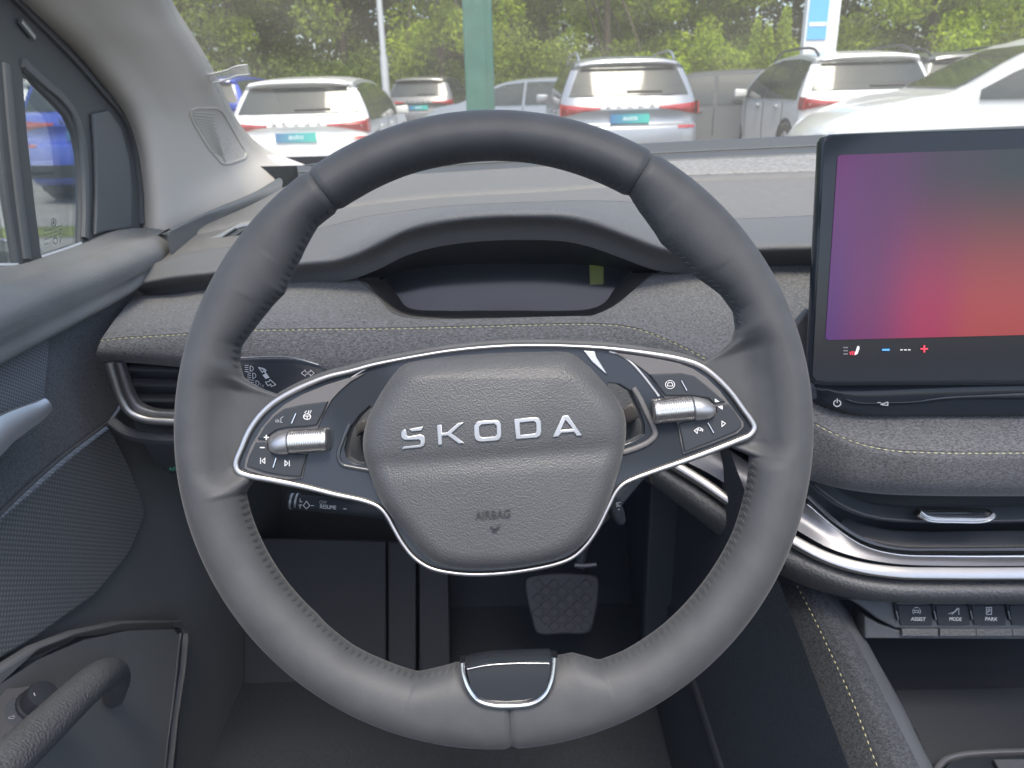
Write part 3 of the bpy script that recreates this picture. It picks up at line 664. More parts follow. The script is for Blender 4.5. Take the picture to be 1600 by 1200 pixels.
# dark underside of the lip and lining of the instrument hood
UB = [(205,468,.86),(260,466,.85),(330,456,.83),(400,449,.83),(470,442,.82),(531,437,.82),(575,434,.83),(627,430,.88),(680,428,.90),(750,426,.90),(816,426,.90),(881,426,.90),(925,426,.90),(982,425,.86),(1034,424,.83),(1080,422,.83),(1130,420,.83),(1200,418,.83),(1290,415,.83),(1450,410,.83),(1650,402,.83)]
G0 = cr(rowY(UB), 170)
loft('lip_underside', [down(F0, -.030, .035), (down(F0, -.030, .035) * .5 + G0 * .5) + [0, .005, 0], G0], 'plastic_black', dash, nc=170, nr=10)
# fabric band
TP = [(210,462,.855),(260,461,.85),(330,452,.83),(400,445,.83),(470,439,.82),(531,435,.82),(566,438,.81),(590,465,.765),(619,492,.735),(680,500,.728),(750,501,.727),(816,501,.727),(881,501,.727),(935,497,.73),(973,482,.745),(1000,456,.78),(1021,428,.82),(1080,420,.83),(1130,418,.83),(1200,416,.83),(1290,413,.83),(1450,408,.83),(1650,400,.83)]
ST = [(158,532,.70),(190,528,.70),(240,525,.70),(300,521,.695),(380,516,.69),(450,515,.69),(530,514,.69),(620,513,.69),(700,511,.69),(780,509,.69),(850,507,.69),(920,506,.69),(960,508,.69),(1000,515,.69),(1040,530,.685),(1075,546,.68),(1110,565,.67),(1150,590,.66),(1190,615,.645),(1230,640,.63),(1275,662,.615),(1320,685,.60),(1380,701,.59),(1450,706,.585),(1520,707,.585),(1650,706,.585)]
def even_x(P, n=150):
    """resample a curve evenly in picture-wise x so rows stay in step"""
    Q = cr(P, per=14); s = np.concatenate([[0], np.cumsum(np.linalg.norm(np.diff(Q, axis=0), axis=1))]); t = Q[:, 0]
    x = np.linspace(t[0], t[-1], n); o = np.argsort(t)
    return np.stack([np.interp(x, t[o], Q[o, c]) for c in range(3)], 1)
BT = [(152,556,.70),(190,558,.70),(240,562,.70),(300,568,.692),(380,574,.682),(450,580,.676),(530,584,.672),(620,586,.67),(700,586,.67),(780,586,.67),(850,586,.67),(920,588,.67),(960,594,.672),(1000,604,.676),(1040,620,.68),(1075,640,.69),(1110,664,.68),(1150,690,.665),(1190,712,.65),(1230,730,.635),(1275,745,.62),(1320,757,.605),(1380,766,.60),(1450,769,.595),(1520,770,.595),(1650,770,.595)]
TPx = [p for p in TP if p[0] <= 1200] + [(1235,520,.72),(1262,590,.66),(1285,622,.645),(1310,640,.64),(1340,648,.638),(1450,651,.638),(1650,650,.638)]
p0, p1, p2 = rowY(TP), rowY(ST), rowY(BT)
n_ = 230; a, b, c = (cr(p, n_) for p in (p0, p1, p2))
def match(ref, P):      # pair every column of the seam with the nearest by share of x
    return P
fa, fb, fc = even_x(p0, n_), even_x(p1, n_), even_x(p2, n_)
outw = np.array([0, -.35, .25]); 
loft('fabric_band', [fa, fa * .7 + fb * .3 + [0, -.001, .001], fa * .35 + fb * .65 + [0, -.0015, .0015], fb + [0, 0, .0008]], 'fabric', dash, nc=n_, nr=26)
loft('fabric_roll', [fb + [0, .012, .004], fb + [0, .001, .0002], fb + [0, -.0016, -.0010], fb * .7 + fc * .3 + [0, -.005, -.001], fb * .3 + fc * .7 + [0, -.005, -.001], fc, fc + [0, .012, -.010], fc + [0, .03, -.012]], 'fabric', dash, nc=n_, nr=22)
seam = [fb[i] + [0, -.0022, .0002] for i in range(0, n_, 4)]
stitch_line('yellow_stitching', seam, .0042, .0011, .0016, (0, -.8, .6), 'thread_yellow', dash, lift=.0004)
# right-hand front fabric between the lip and the touchscreen
fb1 = rowY([(1180,416,.829),(1290,413,.829),(1450,408,.829)]); fb2 = rowY([(1180,560,.70),(1290,600,.665),(1450,630,.66)])
# instrument recess: grey surround, display, yellow patch
outer = [(560,437,.812),(590,465,.766),(619,492,.737),(680,500.5,.729),(750,501,.728),(816,501,.728),(881,501,.728),(935,497,.731),(973,482,.747),(1000,456,.782),(1024,428,.822)]
inner = [(598,437,.845),(616,466,.83),(634,488,.815),(690,493,.81),(750,493,.81),(816,493,.81),(881,493,.81),(925,490,.81),(948,480,.815),(966,455,.83),(988,426,.845)]
oo, ii = cr(rowY(outer), 60), cr(rowY(inner), 60)
loft('instrument_surround', [oo + [0, .006, -.006], oo + [0, -.001, .001], oo + [0, .001, .0015], oo * .5 + ii * .5, ii, ii + [0, .02, 0]], 'button_satin', dash, nc=60)
IF = Frame(PY(790, 500, .835), (1, 0, 0), np.array(PY(790, 330, .885)) - PY(790, 500, .835))
disp = plate('instrument_display', IF, [(585,340),(1000,340),(1000,425),(960,470),(940,500),(640,500),(615,470),(585,425)], -.01, .0, 'display_black', dash, bevel=.001)
plate('display_patch', IF, [(921,414),(943,413),(943,444),(922,445)], .0, .0006, 'patch_yellow', dash, bevel=.0001)
# cowl at the foot of the windscreen
C0, C1, C2 = (cr(rowY(r), 80) for r in ([(468,290,1.22),(500,286,1.25),(560,280,1.27),(800,264,1.285),(1050,250,1.285),(1290,239,1.285),(1650,223,1.285)],
    [(466,272,1.28),(500,270,1.30),(560,268,1.31),(800,255,1.315),(1050,241,1.315),(1290,230,1.315),(1650,214,1.315)],
    [(464,259,1.33),(500,254,1.35),(560,248,1.36),(800,235,1.36),(1006,224,1.36),(1290,210,1.36),(1650,194,1.36)]))
loft('cowl_trim', [C0 + [0, 0, -.01], C0, C0 * .5 + C1 * .5 + [0, 0, .001], C1], 'rubber', dash, nc=80, nr=12)
loft('cowl_trim', [C1 + [0, -.006, -.008], C1 + [0, .001, .0015], C1 + [0, .006, .004], C1 * .85 + C2 * .15 + [0, 0, -.001], C1 * .4 + C2 * .6, C2, C2 + [0, .03, -.01]], 'rubber', dash, nc=80, nr=16)
sweep('cowl_bead', C1 + [0, .002, .004], .0035, .003, (0, -.4, .9), 'frame_grey', dash)
# left end: edge band up to the pillar, small side vent
E0 = rowY([(262,372,.90),(300,352,.97),(345,335,1.05),(400,315,1.12),(440,298,1.16)]); E1 = rowY([(262,358,.92),(300,341,.99),(345,322,1.07),(400,299,1.14),(436,278,1.19)])
loft('side_edge_band', [np.array(cr(E0, 30)) + [0, 0, -.02], cr(E0, 30), np.array(cr(E0, 30)) * .5 + np.array(cr(E1, 30)) * .5 + [.004, 0, .004], cr(E1, 30), np.array(cr(E1, 30)) + [-.02, .01, -.01]], 'frame_grey', dash, nc=30, nr=14)
VF = Frame(PY(355, 362, .96), PY(400, 352, .96) - PY(320, 374, .96), np.array([0, .5, .86]))
vt = sweep('vent_rim', cr([VF.P(x, y, .006) for x, y in [(322,376),(345,366),(372,352),(392,348),(420,340)]], 24), .007, .006, VF.N, 'satin_silver', dash)
plate('vent_opening', VF, [(326,377),(372,357),(430,345),(430,372),(380,376)], .002, .005, 'plastic_black', dash, bevel=.0004)
for i in range(4): sweep('vent_slat', [VF.P(345 + i * 16, 372, .008), VF.P(356 + i * 16, 364, .008), VF.P(368 + i * 16, 356, .008)], .0022, .004, VF.N, 'plastic_dark', dash)

# left air vent with its silver frame
LV = [(168,568,.69),(177,598,.69),(187,626,.69),(200,645,.69),(222,656,.69),(260,660,.69),(330,661,.69)]
sweep('vent_frame', cr(rowY(LV), 60), .0080, .012, (0, -1, .15), 'satin_chrome', dash)
LV2 = [(184,567,.70),(193,596,.70),(203,622,.70),(214,636,.70),(235,645,.70),(270,648,.70),(330,649,.70)]
sweep('vent_inner_frame', cr(rowY(LV2), 60), .0055, .010, (0, -1, .15), 'gunmetal', dash)
DF = Frame(PY(250, 610, .735), (1, 0, 0), (0, 0, 1))
plate('vent_backing', DF, [(170,556),(400,556),(400,668),(215,660),(190,635)], -.01, .0, 'plastic_black', dash, bevel=.001)
for i, y in enumerate((572, 595, 619, 641)):
    P = cr(rowY([(192 + i * 7, y - 2, .718), (230, y, .716), (330, y + 1, .714)]), 16)
    sweep('vent_slat', P, .012, .003, (0, -.25, .97), 'button_grey', dash)
sweep('vent_seat', cr(rowY([(172,655,.71),(196,672,.705),(235,680,.70),(330,683,.70)]), 30), .010, .008, (0, -.5, .86), 'plastic_black', dash)

# lower knee panel, closing the dashboard down to the footwell
k0 = [down(p, -.004, .028) for p in fc]
idx = [i for i in range(n_) if fc[i][0] < .225]; kk0 = np.array([k0[i] for i in idx])
kL = PY(152, 565, .70)
z_of = lambda y: y
K1 = np.stack([kk0[:, 0], np.full(len(kk0), .735), np.full(len(kk0), .955)], 1); K1[:, 2] = np.minimum(K1[:, 2], kk0[:, 2] - .03)
K2 = np.stack([kk0[:, 0], np.full(len(kk0), .76), K1[:, 2] - .07], 1); K3 = np.stack([kk0[:, 0], np.full(len(kk0), .81), K1[:, 2] - .12], 1); K4 = np.stack([kk0[:, 0], np.full(len(kk0), .96), K1[:, 2] - .15], 1)
loft('knee_panel', [kk0, kk0 * .5 + K1 * .5 + [0, .01, 0], K1, K2, K3, K4], 'plastic_dark', dash, nc=len(kk0), nr=26)
# small green mark on the light switch panel
KF = Frame(PY(272, 732, .73), (1, 0, 0), (0, -.1, 1)); mat('mark_green', (.05, .32, .22), .5)
text('light_switch_mark', KF, 'AUTO', (265,735), (280,735), .012, 5, 'mark_green', dash)

# ---- centre stack
CS = [(1045,722,.68),(1095,752,.665),(1165,800,.64),(1240,846,.605),(1290,872,.59),(1340,888,.58),(1400,897,.575),(1480,899,.575),(1650,899,.575)]
sweep('silver_strip', [p for p in cr(rowY([(x, y - 4, Y) for x, y, Y in CS]), 110)], [.0085, .0105, .0115, .0115], .010, (0, -.75, .66), 'satin_chrome', dash)
S0 = rowY([(1060,716,.69),(1105,738,.675),(1170,780,.65),(1245,828,.612),(1295,856,.597),(1345,872,.587),(1400,881,.582),(1480,884,.582),(1650,884,.582)])
S1 = rowY([(1075,668,.712),(1135,700,.69),(1195,742,.66),(1262,788,.622),(1310,828,.607),(1350,853,.597),(1400,866,.592),(1480,869,.592),(1650,869,.592)])
loft('satin_panel', [S0, np.array(cr(S0, 9)) * .5 + np.array(cr(S1, 9)) * .5 + [0, -.001, .001], S1], 'gunmetal', dash, nc=80, nr=8)
sweep('bright_line', cr(rowY([(x, y, Y - .001) for x, y, Y in [(1262,788,.622),(1310,828,.607),(1350,853,.597),(1400,866,.592),(1480,869,.592),(1650,869,.592)]]), 70), [.0010, .0018, .0026, .0026], .002, (0, -.8, .6), 'bright_chrome', dash)
# vent cavity with slats
W0 = rowY([(1262,786,.63),(1310,826,.615),(1350,850,.605),(1400,863,.60),(1480,866,.60),(1650,866,.60)]); W1 = rowY([(1262,770,.66),(1310,815,.68),(1350,838,.69),(1400,846,.69),(1480,848,.69),(1650,848,.69)])
W2 = rowY([(1255,735,.70),(1310,752,.70),(1350,758,.70),(1400,762,.70),(1480,764,.70),(1650,764,.70)])
loft('vent_cavity', [W0, W1, W2], 'tray_dark', dash, nc=60, lin=True)
sweep('vent_lip', cr(rowY([(1262,775,.625),(1310,818,.61),(1350,843,.605),(1400,856,.602),(1480,858,.602),(1650,858,.602)]), 70), .004, .004, (0, -.8, .6), 'piano_grey', dash)
sweep('vent_slat', cr(rowY([(1262,735,.625),(1300,752,.615),(1350,763,.61),(1420,766,.608),(1650,767,.608)]), 60), .003, .004, (0, -.9, .4), 'piano_grey', dash)
for y0, yy in ((798, .0), (838, .0)):
    sweep('vent_slat', cr(rowY([(1268 + (y0 - 798) * 1.2, y0 - 52 + (y0 - 798) * .7, .66), (1308 + (y0 - 798) * .7, y0 - 22 + (y0 - 798) * .25, .65), (1350 + (y0 - 798) * .3, y0 - 5, .645), (1400, y0 + 2, .64), (1650, y0 + 2, .64)]), 50), .020, .003, (0, -.30, .95), 'plastic_black', dash)
    sweep('slat_edge', [p + np.array([0, -.0105, -.0025]) for p in cr(rowY([(1268 + (y0 - 798) * 1.2, y0 - 52 + (y0 - 798) * .7, .66), (1308 + (y0 - 798) * .7, y0 - 22 + (y0 - 798) * .25, .65), (1350 + (y0 - 798) * .3, y0 - 5, .645), (1400, y0 + 2, .64), (1650, y0 + 2, .64)]), 50)], .0016, .0014, (0, -.9, .4), 'button_satin', dash)
AF = Frame(PY(1495, 810, .615), (1, 0, 0), (0, .1, 1))
tab = sweep('vent_tab', cr([AF.P(x, y) for x, y in [(1437,803),(1447,810),(1460,813),(1495,814),(1535,814),(1548,811),(1556,805)]], 40), 12 * .615 / 1200, .008, AF.N, 'knurl_silver', dash)
for dy in (-3, 0, 3): sweep('tab_ridge', cr([AF.P(x, y + dy, .0008) for x, y in [(1439,804),(1447,810),(1460,813),(1495,814),(1535,814),(1548,811),(1555,806)]], 40), 1.6 * .615 / 1200, .001, AF.N, 'bright_chrome', tab)
plate('tab_post', AF, [(1440,801),(1552,801),(1550,808),(1444,808)], -.012, -.003, 'piano_grey', dash, bevel=.0008)
# soft roll under the silver strip, then the switch bar
Q0 = rowY([(1030,728,.69),(1090,762,.675),(1160,810,.65),(1235,857,.615),(1285,882,.598),(1340,900,.588),(1400,909,.582),(1480,911,.582),(1650,911,.582)])
Q1 = rowY([(1022,740,.685),(1080,780,.668),(1150,830,.642),(1230,880,.608),(1285,905,.592),(1340,921,.580),(1400,929,.574),(1480,931,.574),(1650,931,.574)])
Q2 = rowY([(1018,756,.70),(1076,800,.69),(1145,852,.66),(1226,902,.628),(1285,925,.612),(1340,936,.600),(1400,941,.594),(1480,943,.594),(1650,943,.594)])
loft('soft_roll', [np.array(cr(Q0, 60)) + [0, .01, 0], cr(Q0, 60), np.array(cr(Q0, 60)) * .5 + np.array(cr(Q1, 60)) * .5 + [0, -.004, .003], cr(Q1, 60), cr(Q2, 60), np.array(cr(Q2, 60)) + [0, .03, 0]], 'plastic_grain', dash, nc=60, nr=20)
BFr = Frame(PY(1490, 965, .600), (1, 0, 0), (0, .25, 1))
plate('switch_bar', BFr, [(1322,934),(1380,940),(1680,944),(1680,984),(1400,982),(1372,968),(1345,948)], -.02, .0, 'plastic_dark', dash, bevel=.002)
for i, (x, wrd, wx) in enumerate(((1399, 'ASSIST', 1423), (1458, 'MODE', 1483), (1515, 'PARK', 1539), (1574, '', 0))):
    sw = plate('console_switch', BFr, [(x + 4, 946), (x + 57, 946), (x + 58, 977), (x + 8, 977)] if i < 2 else [(x + 4, 946), (x + 55, 946), (x + 57, 977), (x + 7, 977)], .0, .0022, 'button_grey', dash, bevel=.0008)
    sweep('switch_divider', [BFr.P(x, 942, .004), BFr.P(x + 2, 955, .004), BFr.P(x + 5, 969, .004)], .0028, .003, BFr.N, 'gloss_black', dash)
    sweep('divider_tip', [BFr.P(x + 2, 955, .0046), BFr.P(x + 3.5, 962, .0046), BFr.P(x + 5, 968, .0046)], .0008, .0008, BFr.N, 'satin_silver', dash)
    if wrd: text('switch_lettering', BFr, wrd, (wx, 969.5), (wx + (23 if i == 0 else 19), 970), .0023, 5.4, 'icon_white', sw)
    if i == 0: strokes('switch_symbol', BFr, [arc(1432, 955, 6, 140, 220, 5), arc(1432, 955, 6, -40, 40, 5), arc(1432, 955, 6, 60, 120, 4), [(1429,957),(1429,953.5),(1435,953.5),(1435,957),(1429,957)]], .7, .0023, 'icon_white', sw)
    if i == 1: strokes('switch_symbol', BFr, [[(1482,959),(1491,956),(1496,950)], [(1487,960),(1498,950),(1498,960)]], .7, .0023, 'icon_white', sw)
    if i == 2: strokes('switch_symbol', BFr, [[(1541,949),(1549,949),(1549,960),(1541,960),(1541,949)], [(1543.5,958),(1543.5,951.5),(1546.5,951.5),(1546.5,955),(1543.5,955)]], .7, .0023, 'icon_white', sw)
for i, x in enumerate((1410, 1469, 1526, 1583)):
    plate('switch_ribbed_strip', BFr, [(x, 983), (x + 56, 983), (x + 56, 994), (x, 994)], -.006, .001, 'plastic_grain', dash, bevel=.0006)
plate('switch_bar_base', BFr, [(1350,962),(1376,976),(1405,984),(1680,986),(1680,1000),(1352,998)], -.03, -.004, 'plastic_dark', dash, bevel=.002)

# ---- touchscreen
e = np.array(PY(1283, 208, .640)); g = np.array(PY(1263, 598, .605)); SCF = Frame(g, (1, .02, .012), e - g)
ts = thing('touchscreen', 'large black framed touchscreen with a purple to orange picture right of the wheel', 'screen', g)
plate('screen_case', SCF, [(1284,222),(1289,213),(1299,209),(1330,207.5),(1900,190),(1900,600),(1290,604),(1272,601),(1265,592)], -.014, -.0012, 'gloss_black', ts, bevel=.003)
plate('screen_glass', SCF, [(1288,224),(1292,216),(1301,212),(1330,210.5),(1890,194),(1890,592),(1290,597),(1274,594),(1269,587)], -.0008, .0, 'gloss_black', ts, bevel=.0003)
m = bpy.data.materials.new('screen_picture'); m.use_nodes = True; MATS['screen_picture'] = m; nt = m.node_tree; bs = nt.nodes['Principled BSDF']
bs.inputs['Base Color'].default_value = (.01, .01, .012, 1); bs.inputs['Roughness'].default_value = .12
tc = nt.nodes.new('ShaderNodeTexCoord'); sx = nt.nodes.new('ShaderNodeSeparateXYZ'); mpx = nt.nodes.new('ShaderNodeMapping'); mpx.inputs['Location'].default_value = (-.05, 0, -.18); mpx.inputs['Scale'].default_value = (3.4, 1, 6.3); nt.links.new(tc.outputs['Object'], mpx.inputs[0]); nt.links.new(mpx.outputs[0], sx.inputs[0])
def ramp(stops, src):
    r = nt.nodes.new('ShaderNodeValToRGB'); el = r.color_ramp.elements
    while len(el) < len(stops): el.new(.5)
    for k_, (p, c_) in enumerate(stops): el[k_].position = p; el[k_].color = (*c_, 1)
    r.color_ramp.interpolation = 'EASE'; nt.links.new(src, r.inputs[0]); return r.outputs[0]
lowc = ramp([(0, (.10, .032, .18)), (.10, (.17, .036, .15)), (.28, (.37, .036, .11)), (.44, (.40, .065, .075)), (1, (.38, .09, .05))], sx.outputs['X'])
topc_reflect = ramp([(0, (.14, .035, .15)), (.15, (.11, .04, .12)), (.30, (.065, .05, .07)), (.5, (.045, .055, .055)), (1, (.045, .055, .055))], sx.outputs['X'])  # upper picture colours, with a grey reflection painted in towards the right
mr = nt.nodes.new('ShaderNodeMapRange'); mr.interpolation_type = 'SMOOTHSTEP'; mr.inputs['From Min'].default_value = .12; mr.inputs['From Max'].default_value = .92; nt.links.new(sx.outputs['Z'], mr.inputs[0])
mxn = nt.nodes.new('ShaderNodeMix'); mxn.data_type = 'RGBA'; nt.links.new(mr.outputs[0], mxn.inputs['Factor']); nt.links.new(lowc, mxn.inputs['A']); nt.links.new(topc_reflect, mxn.inputs['B'])
nt.links.new(mxn.outputs['Result'], bs.inputs['Emission Color']); bs.inputs['Emission Strength'].default_value = .27; bs.inputs['Specular IOR Level'].default_value = .25
plate('screen_image', SCF, [(1309,246),(1313,242),(1880,222),(1880,516),(1294,531.5),(1290,528)], .0002, .0008, 'screen_picture', ts, bevel=.0001)
def glow(name, col, s):
    m = mat(name, col, .4); b = m.node_tree.nodes['Principled BSDF']; b.inputs['Emission Color'].default_value = (*col, 1); b.inputs['Emission Strength'].default_value = s
glow('glow_red', (.62, .05, .08), .35); glow('glow_blue', (.08, .30, .75), .35); glow('glow_white', (.6, .6, .6), .3); glow('glow_grey', (.2, .2, .22), .15)
strokes('seat_level_symbol', SCF, [[(1318, 543 + 5 * i), (1324, 543 + 5 * i)] for i in range(3)], 1.6, .001, 'glow_grey', ts)
plate('seat_symbol', SCF, [(1340,541),(1342.5,541),(1343,544),(1340,553),(1335,555),(1337,550)], .0004, .001, 'glow_white', ts, bevel=.0001)
strokes('seat_heat_symbol', SCF, [[(1328,550),(1329,554)], [(1331,549),(1332,554)], [(1334,549),(1335,554)]], 1.4, .001, 'glow_red', ts)
strokes('cooler_symbol', SCF, [[(1379,546.5),(1389,546.5)]], 2.6, .001, 'glow_blue', ts)
strokes('temperature_dashes', SCF, [[(1407 + 6 * i, 546.6), (1410 + 6 * i, 546.6)] for i in range(3)], 1.3, .001, 'glow_white', ts)
strokes('warmer_symbol', SCF, [[(1439,545),(1449,545)], [(1444,540),(1444,550)]], 2.2, .001, 'glow_red', ts)
# gloss black slider ledge under the screen
L0 = [(1274,606,.617),(1292,606,.617),(1400,604,.617),(1650,598,.617)]; L1 = [(1277,621,.622),(1300,634,.615),(1340,646,.612),(1450,648.5,.612),(1650,648,.612)]
l0, l1 = cr(rowY(L0), 60), cr(rowY(L1), 60)
loft('slider_ledge', [l0 + [0, .03, .012], l0, l0 * .55 + l1 * .45 + [0, 0, .002], l1 + [0, .002, .001], l1, l1 + [0, .02, -.010]], 'gloss_black', ts, nc=60, nr=14)
LF = Frame(l0[30] * .4 + l1[30] * .6 + [0, -.0015, .003], (1, 0, 0), l0[30] - l1[30])
strokes('power_symbol', LF, [arc(1308, 630, 5.5, 115, 425, 14, 5), [(1308,623),(1308,629)]], 1.3, .0005, 'icon_white', ts)
strokes('volume_symbol', LF, [[(1376,632),(1387,628),(1387,633.5),(1376,632)], [(1371,629),(1376,629)]], 1.1, .0005, 'icon_white', ts)
sweep('slider_groove', cr([LF.P(x, y, .0006) for x, y in [(1322,624),(1340,629.5),(1375,630),(1430,628),(1480,622),(1650,617)]], 50), [.0010, .0012, .0030, .0060], .001, LF.N, 'piano_grey', ts)
# grey filler behind the screen
SBK = rowY([(1150,545,.72),(1210,580,.70),(1262,600,.67)])
plate('screen_mount', Frame(PY(1262, 520, .650), (1, 0, 0), (0, .3, 1)), [(1236,512),(1262,482),(1300,482),(1300,580),(1262,566),(1250,545)], -.01, .0, 'button_satin', ts, bevel=.003)

# ---- centre console
con = thing('centre_console', 'dark centre console with stitched fabric side rail at the lower right', 'console', PY(1400, 1100, .55))
def rail(pts): return cr(rowY(pts), 40)
c0 = rail([(1215,905,.66),(1235,960,.63),(1262,1040,.59),(1292,1120,.55),(1325,1215,.51),(1380,1340,.47)])
c1 = rail([(1250,918,.635),(1275,965,.61),(1306,1030,.575),(1340,1105,.54),(1378,1205,.50),(1440,1340,.46)])
c2 = rail([(1282,920,.635),(1320,970,.61),(1352,1030,.575),(1385,1095,.545),(1425,1175,.51),(1500,1320,.46)])
c3 = rail([(1300,925,.66),(1336,972,.635),(1372,1035,.60),(1410,1105,.57),(1448,1180,.53),(1520,1320,.48)])
loft('side_rail', [c0 + [0, .03, -.5], c0 + [0, .01, -.25], c0 + [0, 0, -.02], c0, c0 * .5 + c1 * .5 + [-.004, 0, .004], c1], 'fabric_console', con, nc=40, nr=16)
loft('side_rail', [c1 + [0.0006, 0, -.0008], c1 * .6 + c2 * .4 + [0, -.004, .005], c1 * .2 + c2 * .8 + [0, -.002, .003], c2], 'fabric_console', con, nc=40, nr=14)
loft('rail_inner_edge', [c2, c2 + [.003, 0, -.001], c3, c3 + [0, 0, -.12]], 'plastic_dark', con, nc=40, nr=12)
stitch_line('yellow_stitching', [p + [-.004, -.001, .0035] for p in c1], .0036, .0008, .0022, (-.3, -.6, .7), 'thread_yellow', con)
TRF = Frame(PZ(1500, 1130, .70), (1, 0, 0), (0, 1, 0))
zt = PY(1500, 1080, .66)[2]
box('tray_floor', (.42, .62, zt - .03), .44, .50, .02, 'tray_dark', con, bevel=.006)
box('tray_back', (.42, .86, zt + .02), .50, .02, .34, 'tray_dark', con, bevel=.004)
TF = Frame(PZ(1500, 1150, zt + .006), (1, 0, 0), (0, 1, 0))
mtp = [(1375,1078),(1700,1072),(1900,1300),(1500,1300),(1430,1140)]
plate('tray_mat', Frame(PZ(1500, 1150, zt - .018), (1, 0, 0), (0, 1, 0)), mtp, .0, .004, 'tray_dark', con, bevel=.001)
sweep('tray_rim', cr([PZ(x, y, zt + .004) for x, y in [(1452,1230),(1464,1200),(1478,1184),(1500,1177),(1540,1173),(1650,1170)]], 40), .0055, .006, (0, 0, 1), 'gunmetal', con)
plate('tray_pocket', TF, [(1470,1205),(1485,1190),(1510,1183),(1680,1176),(1680,1260),(1460,1260)], -.010, -.004, 'gloss_black', con, bevel=.001)
plate('pocket_insert', TF, [(1552,1186),(1700,1184),(1700,1210),(1566,1212)], -.004, .002, 'plastic_dark', con, bevel=.001)
box('tray_post', PY(1582, 1050, .80), .02, .03, .16, 'tray_dark', con, bevel=.006)

# ---- footwell
floor = mesh_obj('car_floor', [(-.60, -.2, .36), (.21, -.2, .36), (.21, 1.15, .38), (-.60, 1.15, .38), (-.60, 1.38, .66), (.21, 1.38, .66), (-.60, 1.33, 1.14), (.21, 1.33, 1.14)], [(0, 1, 2, 3), (3, 2, 5, 4), (4, 5, 7, 6)], 'carpet', smooth=False, kind='structure')
mesh_obj('tunnel_wall', [(.205, -.2, .36), (.205, 1.4, .36), (.205, 1.4, 1.12), (.205, -.2, .70)], [(0, 1, 2, 3)], 'carpet', smooth=False, kind='structure')
fr_ = thing('footrest', 'dark ribbed footrest panel in the footwell left of the brake pedal', 'footrest', PY(628, 960, 1.02))
RF = Frame(PY(628, 960, 1.02), (1, 0, 0), (0, .45, .9))
plate('panel', RF, [(380,840),(603,846),(603,1120),(380,1120)], -.02, .0, 'footrest_grey', fr_, bevel=.004)
plate('panel', RF, [(606,846),(650,848),(650,1120),(606,1120)], -.02, .001, 'footrest_grey', fr_, bevel=.004)
plate('panel', RF, [(654,848),(700,850),(706,1120),(654,1120)], -.02, .0, 'footrest_grey', fr_, bevel=.006)
bp = thing('brake_pedal', 'wide black brake pedal with diamond grip pattern behind the lower wheel rim', 'pedal', PY(878, 950, .95))
BPF = Frame(PY(878, 948, .95), (1, 0, .01), (0, .5, .87))
plate('pad', BPF, [(822,905),(850,897),(905,896),(934,902),(936,930),(930,965),(922,988),(880,991),(840,990),(830,965),(822,930)], -.012, .0, 'pedal_rubber', bp, bevel=.003, smooth_curve=True)
for i in range(-4, 6):
    for j in range(-4, 5):
        x = 878 + (i - j) * 12.5; y = 946 + (i + j) * 11.0
        if 832 < x < 926 and 908 < y < 984 and not (y > 962 and (x < 842 or x > 918)):
            plate('grip_stud', BPF, [(x, y - 8.5), (x + 9.5, y), (x, y + 8.5), (x - 9.5, y)], .0, .003, 'pedal_rubber', bp, bevel=.001)
tube('arm', cr([BPF.P(905, 890, -.01), BPF.P(915, 850, -.02), BPF.P(920, 800, -.03)], 10), .009, 'plastic_black', bp)
sweep('arm_clip', [BPF.P(898, 883, .0), BPF.P(915, 884, .0), BPF.P(932, 882, .0)], .006, .006, BPF.N, 'gunmetal', bp)
ap = thing('accelerator_pedal', 'narrow dark accelerator pedal right of the brake pedal', 'pedal', PY(1030, 960, .98))
APF = Frame(PY(1030, 950, .98), (1, 0, 0), (0, .5, .87))
plate('pad', APF, [(1010,905),(1050,903),(1052,1010),(1014,1012)], -.012, .0, 'pedal_rubber', ap, bevel=.003)

# ---- driver's door
door = thing('door', 'grey driver door with fabric insert, silver handle and black window frame', 'door', (-.42, .6, .5))
XG = -.475
S_1 = [(-160,470,XG),(-60,436,XG),(0,416,XG),(28,414,XG),(67,402,XG),(128,381,XG),(160,366,XG),(185,359,XG),(215,357,XG),(240,358,-.462),(262,362,-.445)]
S_1b = [(-160,500,-.46),(-60,464,-.46),(0,442,-.455),(28,434,-.455),(67,420,-.455),(128,397,-.455),(160,383,-.455),(185,374,-.452),(215,368,-.45),(240,366,-.44),(264,366,-.43)]
S_2 = [(-160,580,-.40),(-60,528,-.40),(0,497,-.40),(40,478,-.40),(80,460,-.40),(120,443,-.40),(160,427,-.40),(190,415,-.40),(220,402,-.40),(245,392,-.403),(268,382,-.405)]
S_3 = [(-160,670,-.405),(-60,610,-.405),(0,574,-.405),(40,552,-.405),(75,532,-.405),(110,513,-.405),(145,493,-.405),(170,480,-.405),(190,468,-.405),(205,459,-.405),(214,452,-.407)]
r1, r1b, r2, r3 = (cr([rowX(r)[0] + np.array([0, -.55, .01]), rowX(r)[0] + np.array([0, -.25, .005])] + rowX(r), 80) for r in (S_1, S_1b, S_2, S_3))
loft('shoulder_pad', [r1 + [-.01, 0, -.01], r1, r1b, r2 + [-.012, 0, .010], r2, r2 + [-.001, 0, -.012], r2 * .4 + r3 * .6, r3, r3 + [-.03, 0, -.004]], 'door_pad', door, nc=80, nr=34)
XI = -.425
def dp(px, py): return PX(px, py, XI)
DFm = Frame(PX(60, 700, XI), (0, 1, 0), (0, 0, 1))     # looks to +X
plate('fabric_insert', DFm, [(-900,1044),(-160,650),(0,560),(75,520),(150,482),(215,445),(215,560),(185,640),(168,662),(100,712),(40,766),(0,805),(-160,960),(-900,1593)], -.01, .0, 'fabric_door', door, bevel=.003)
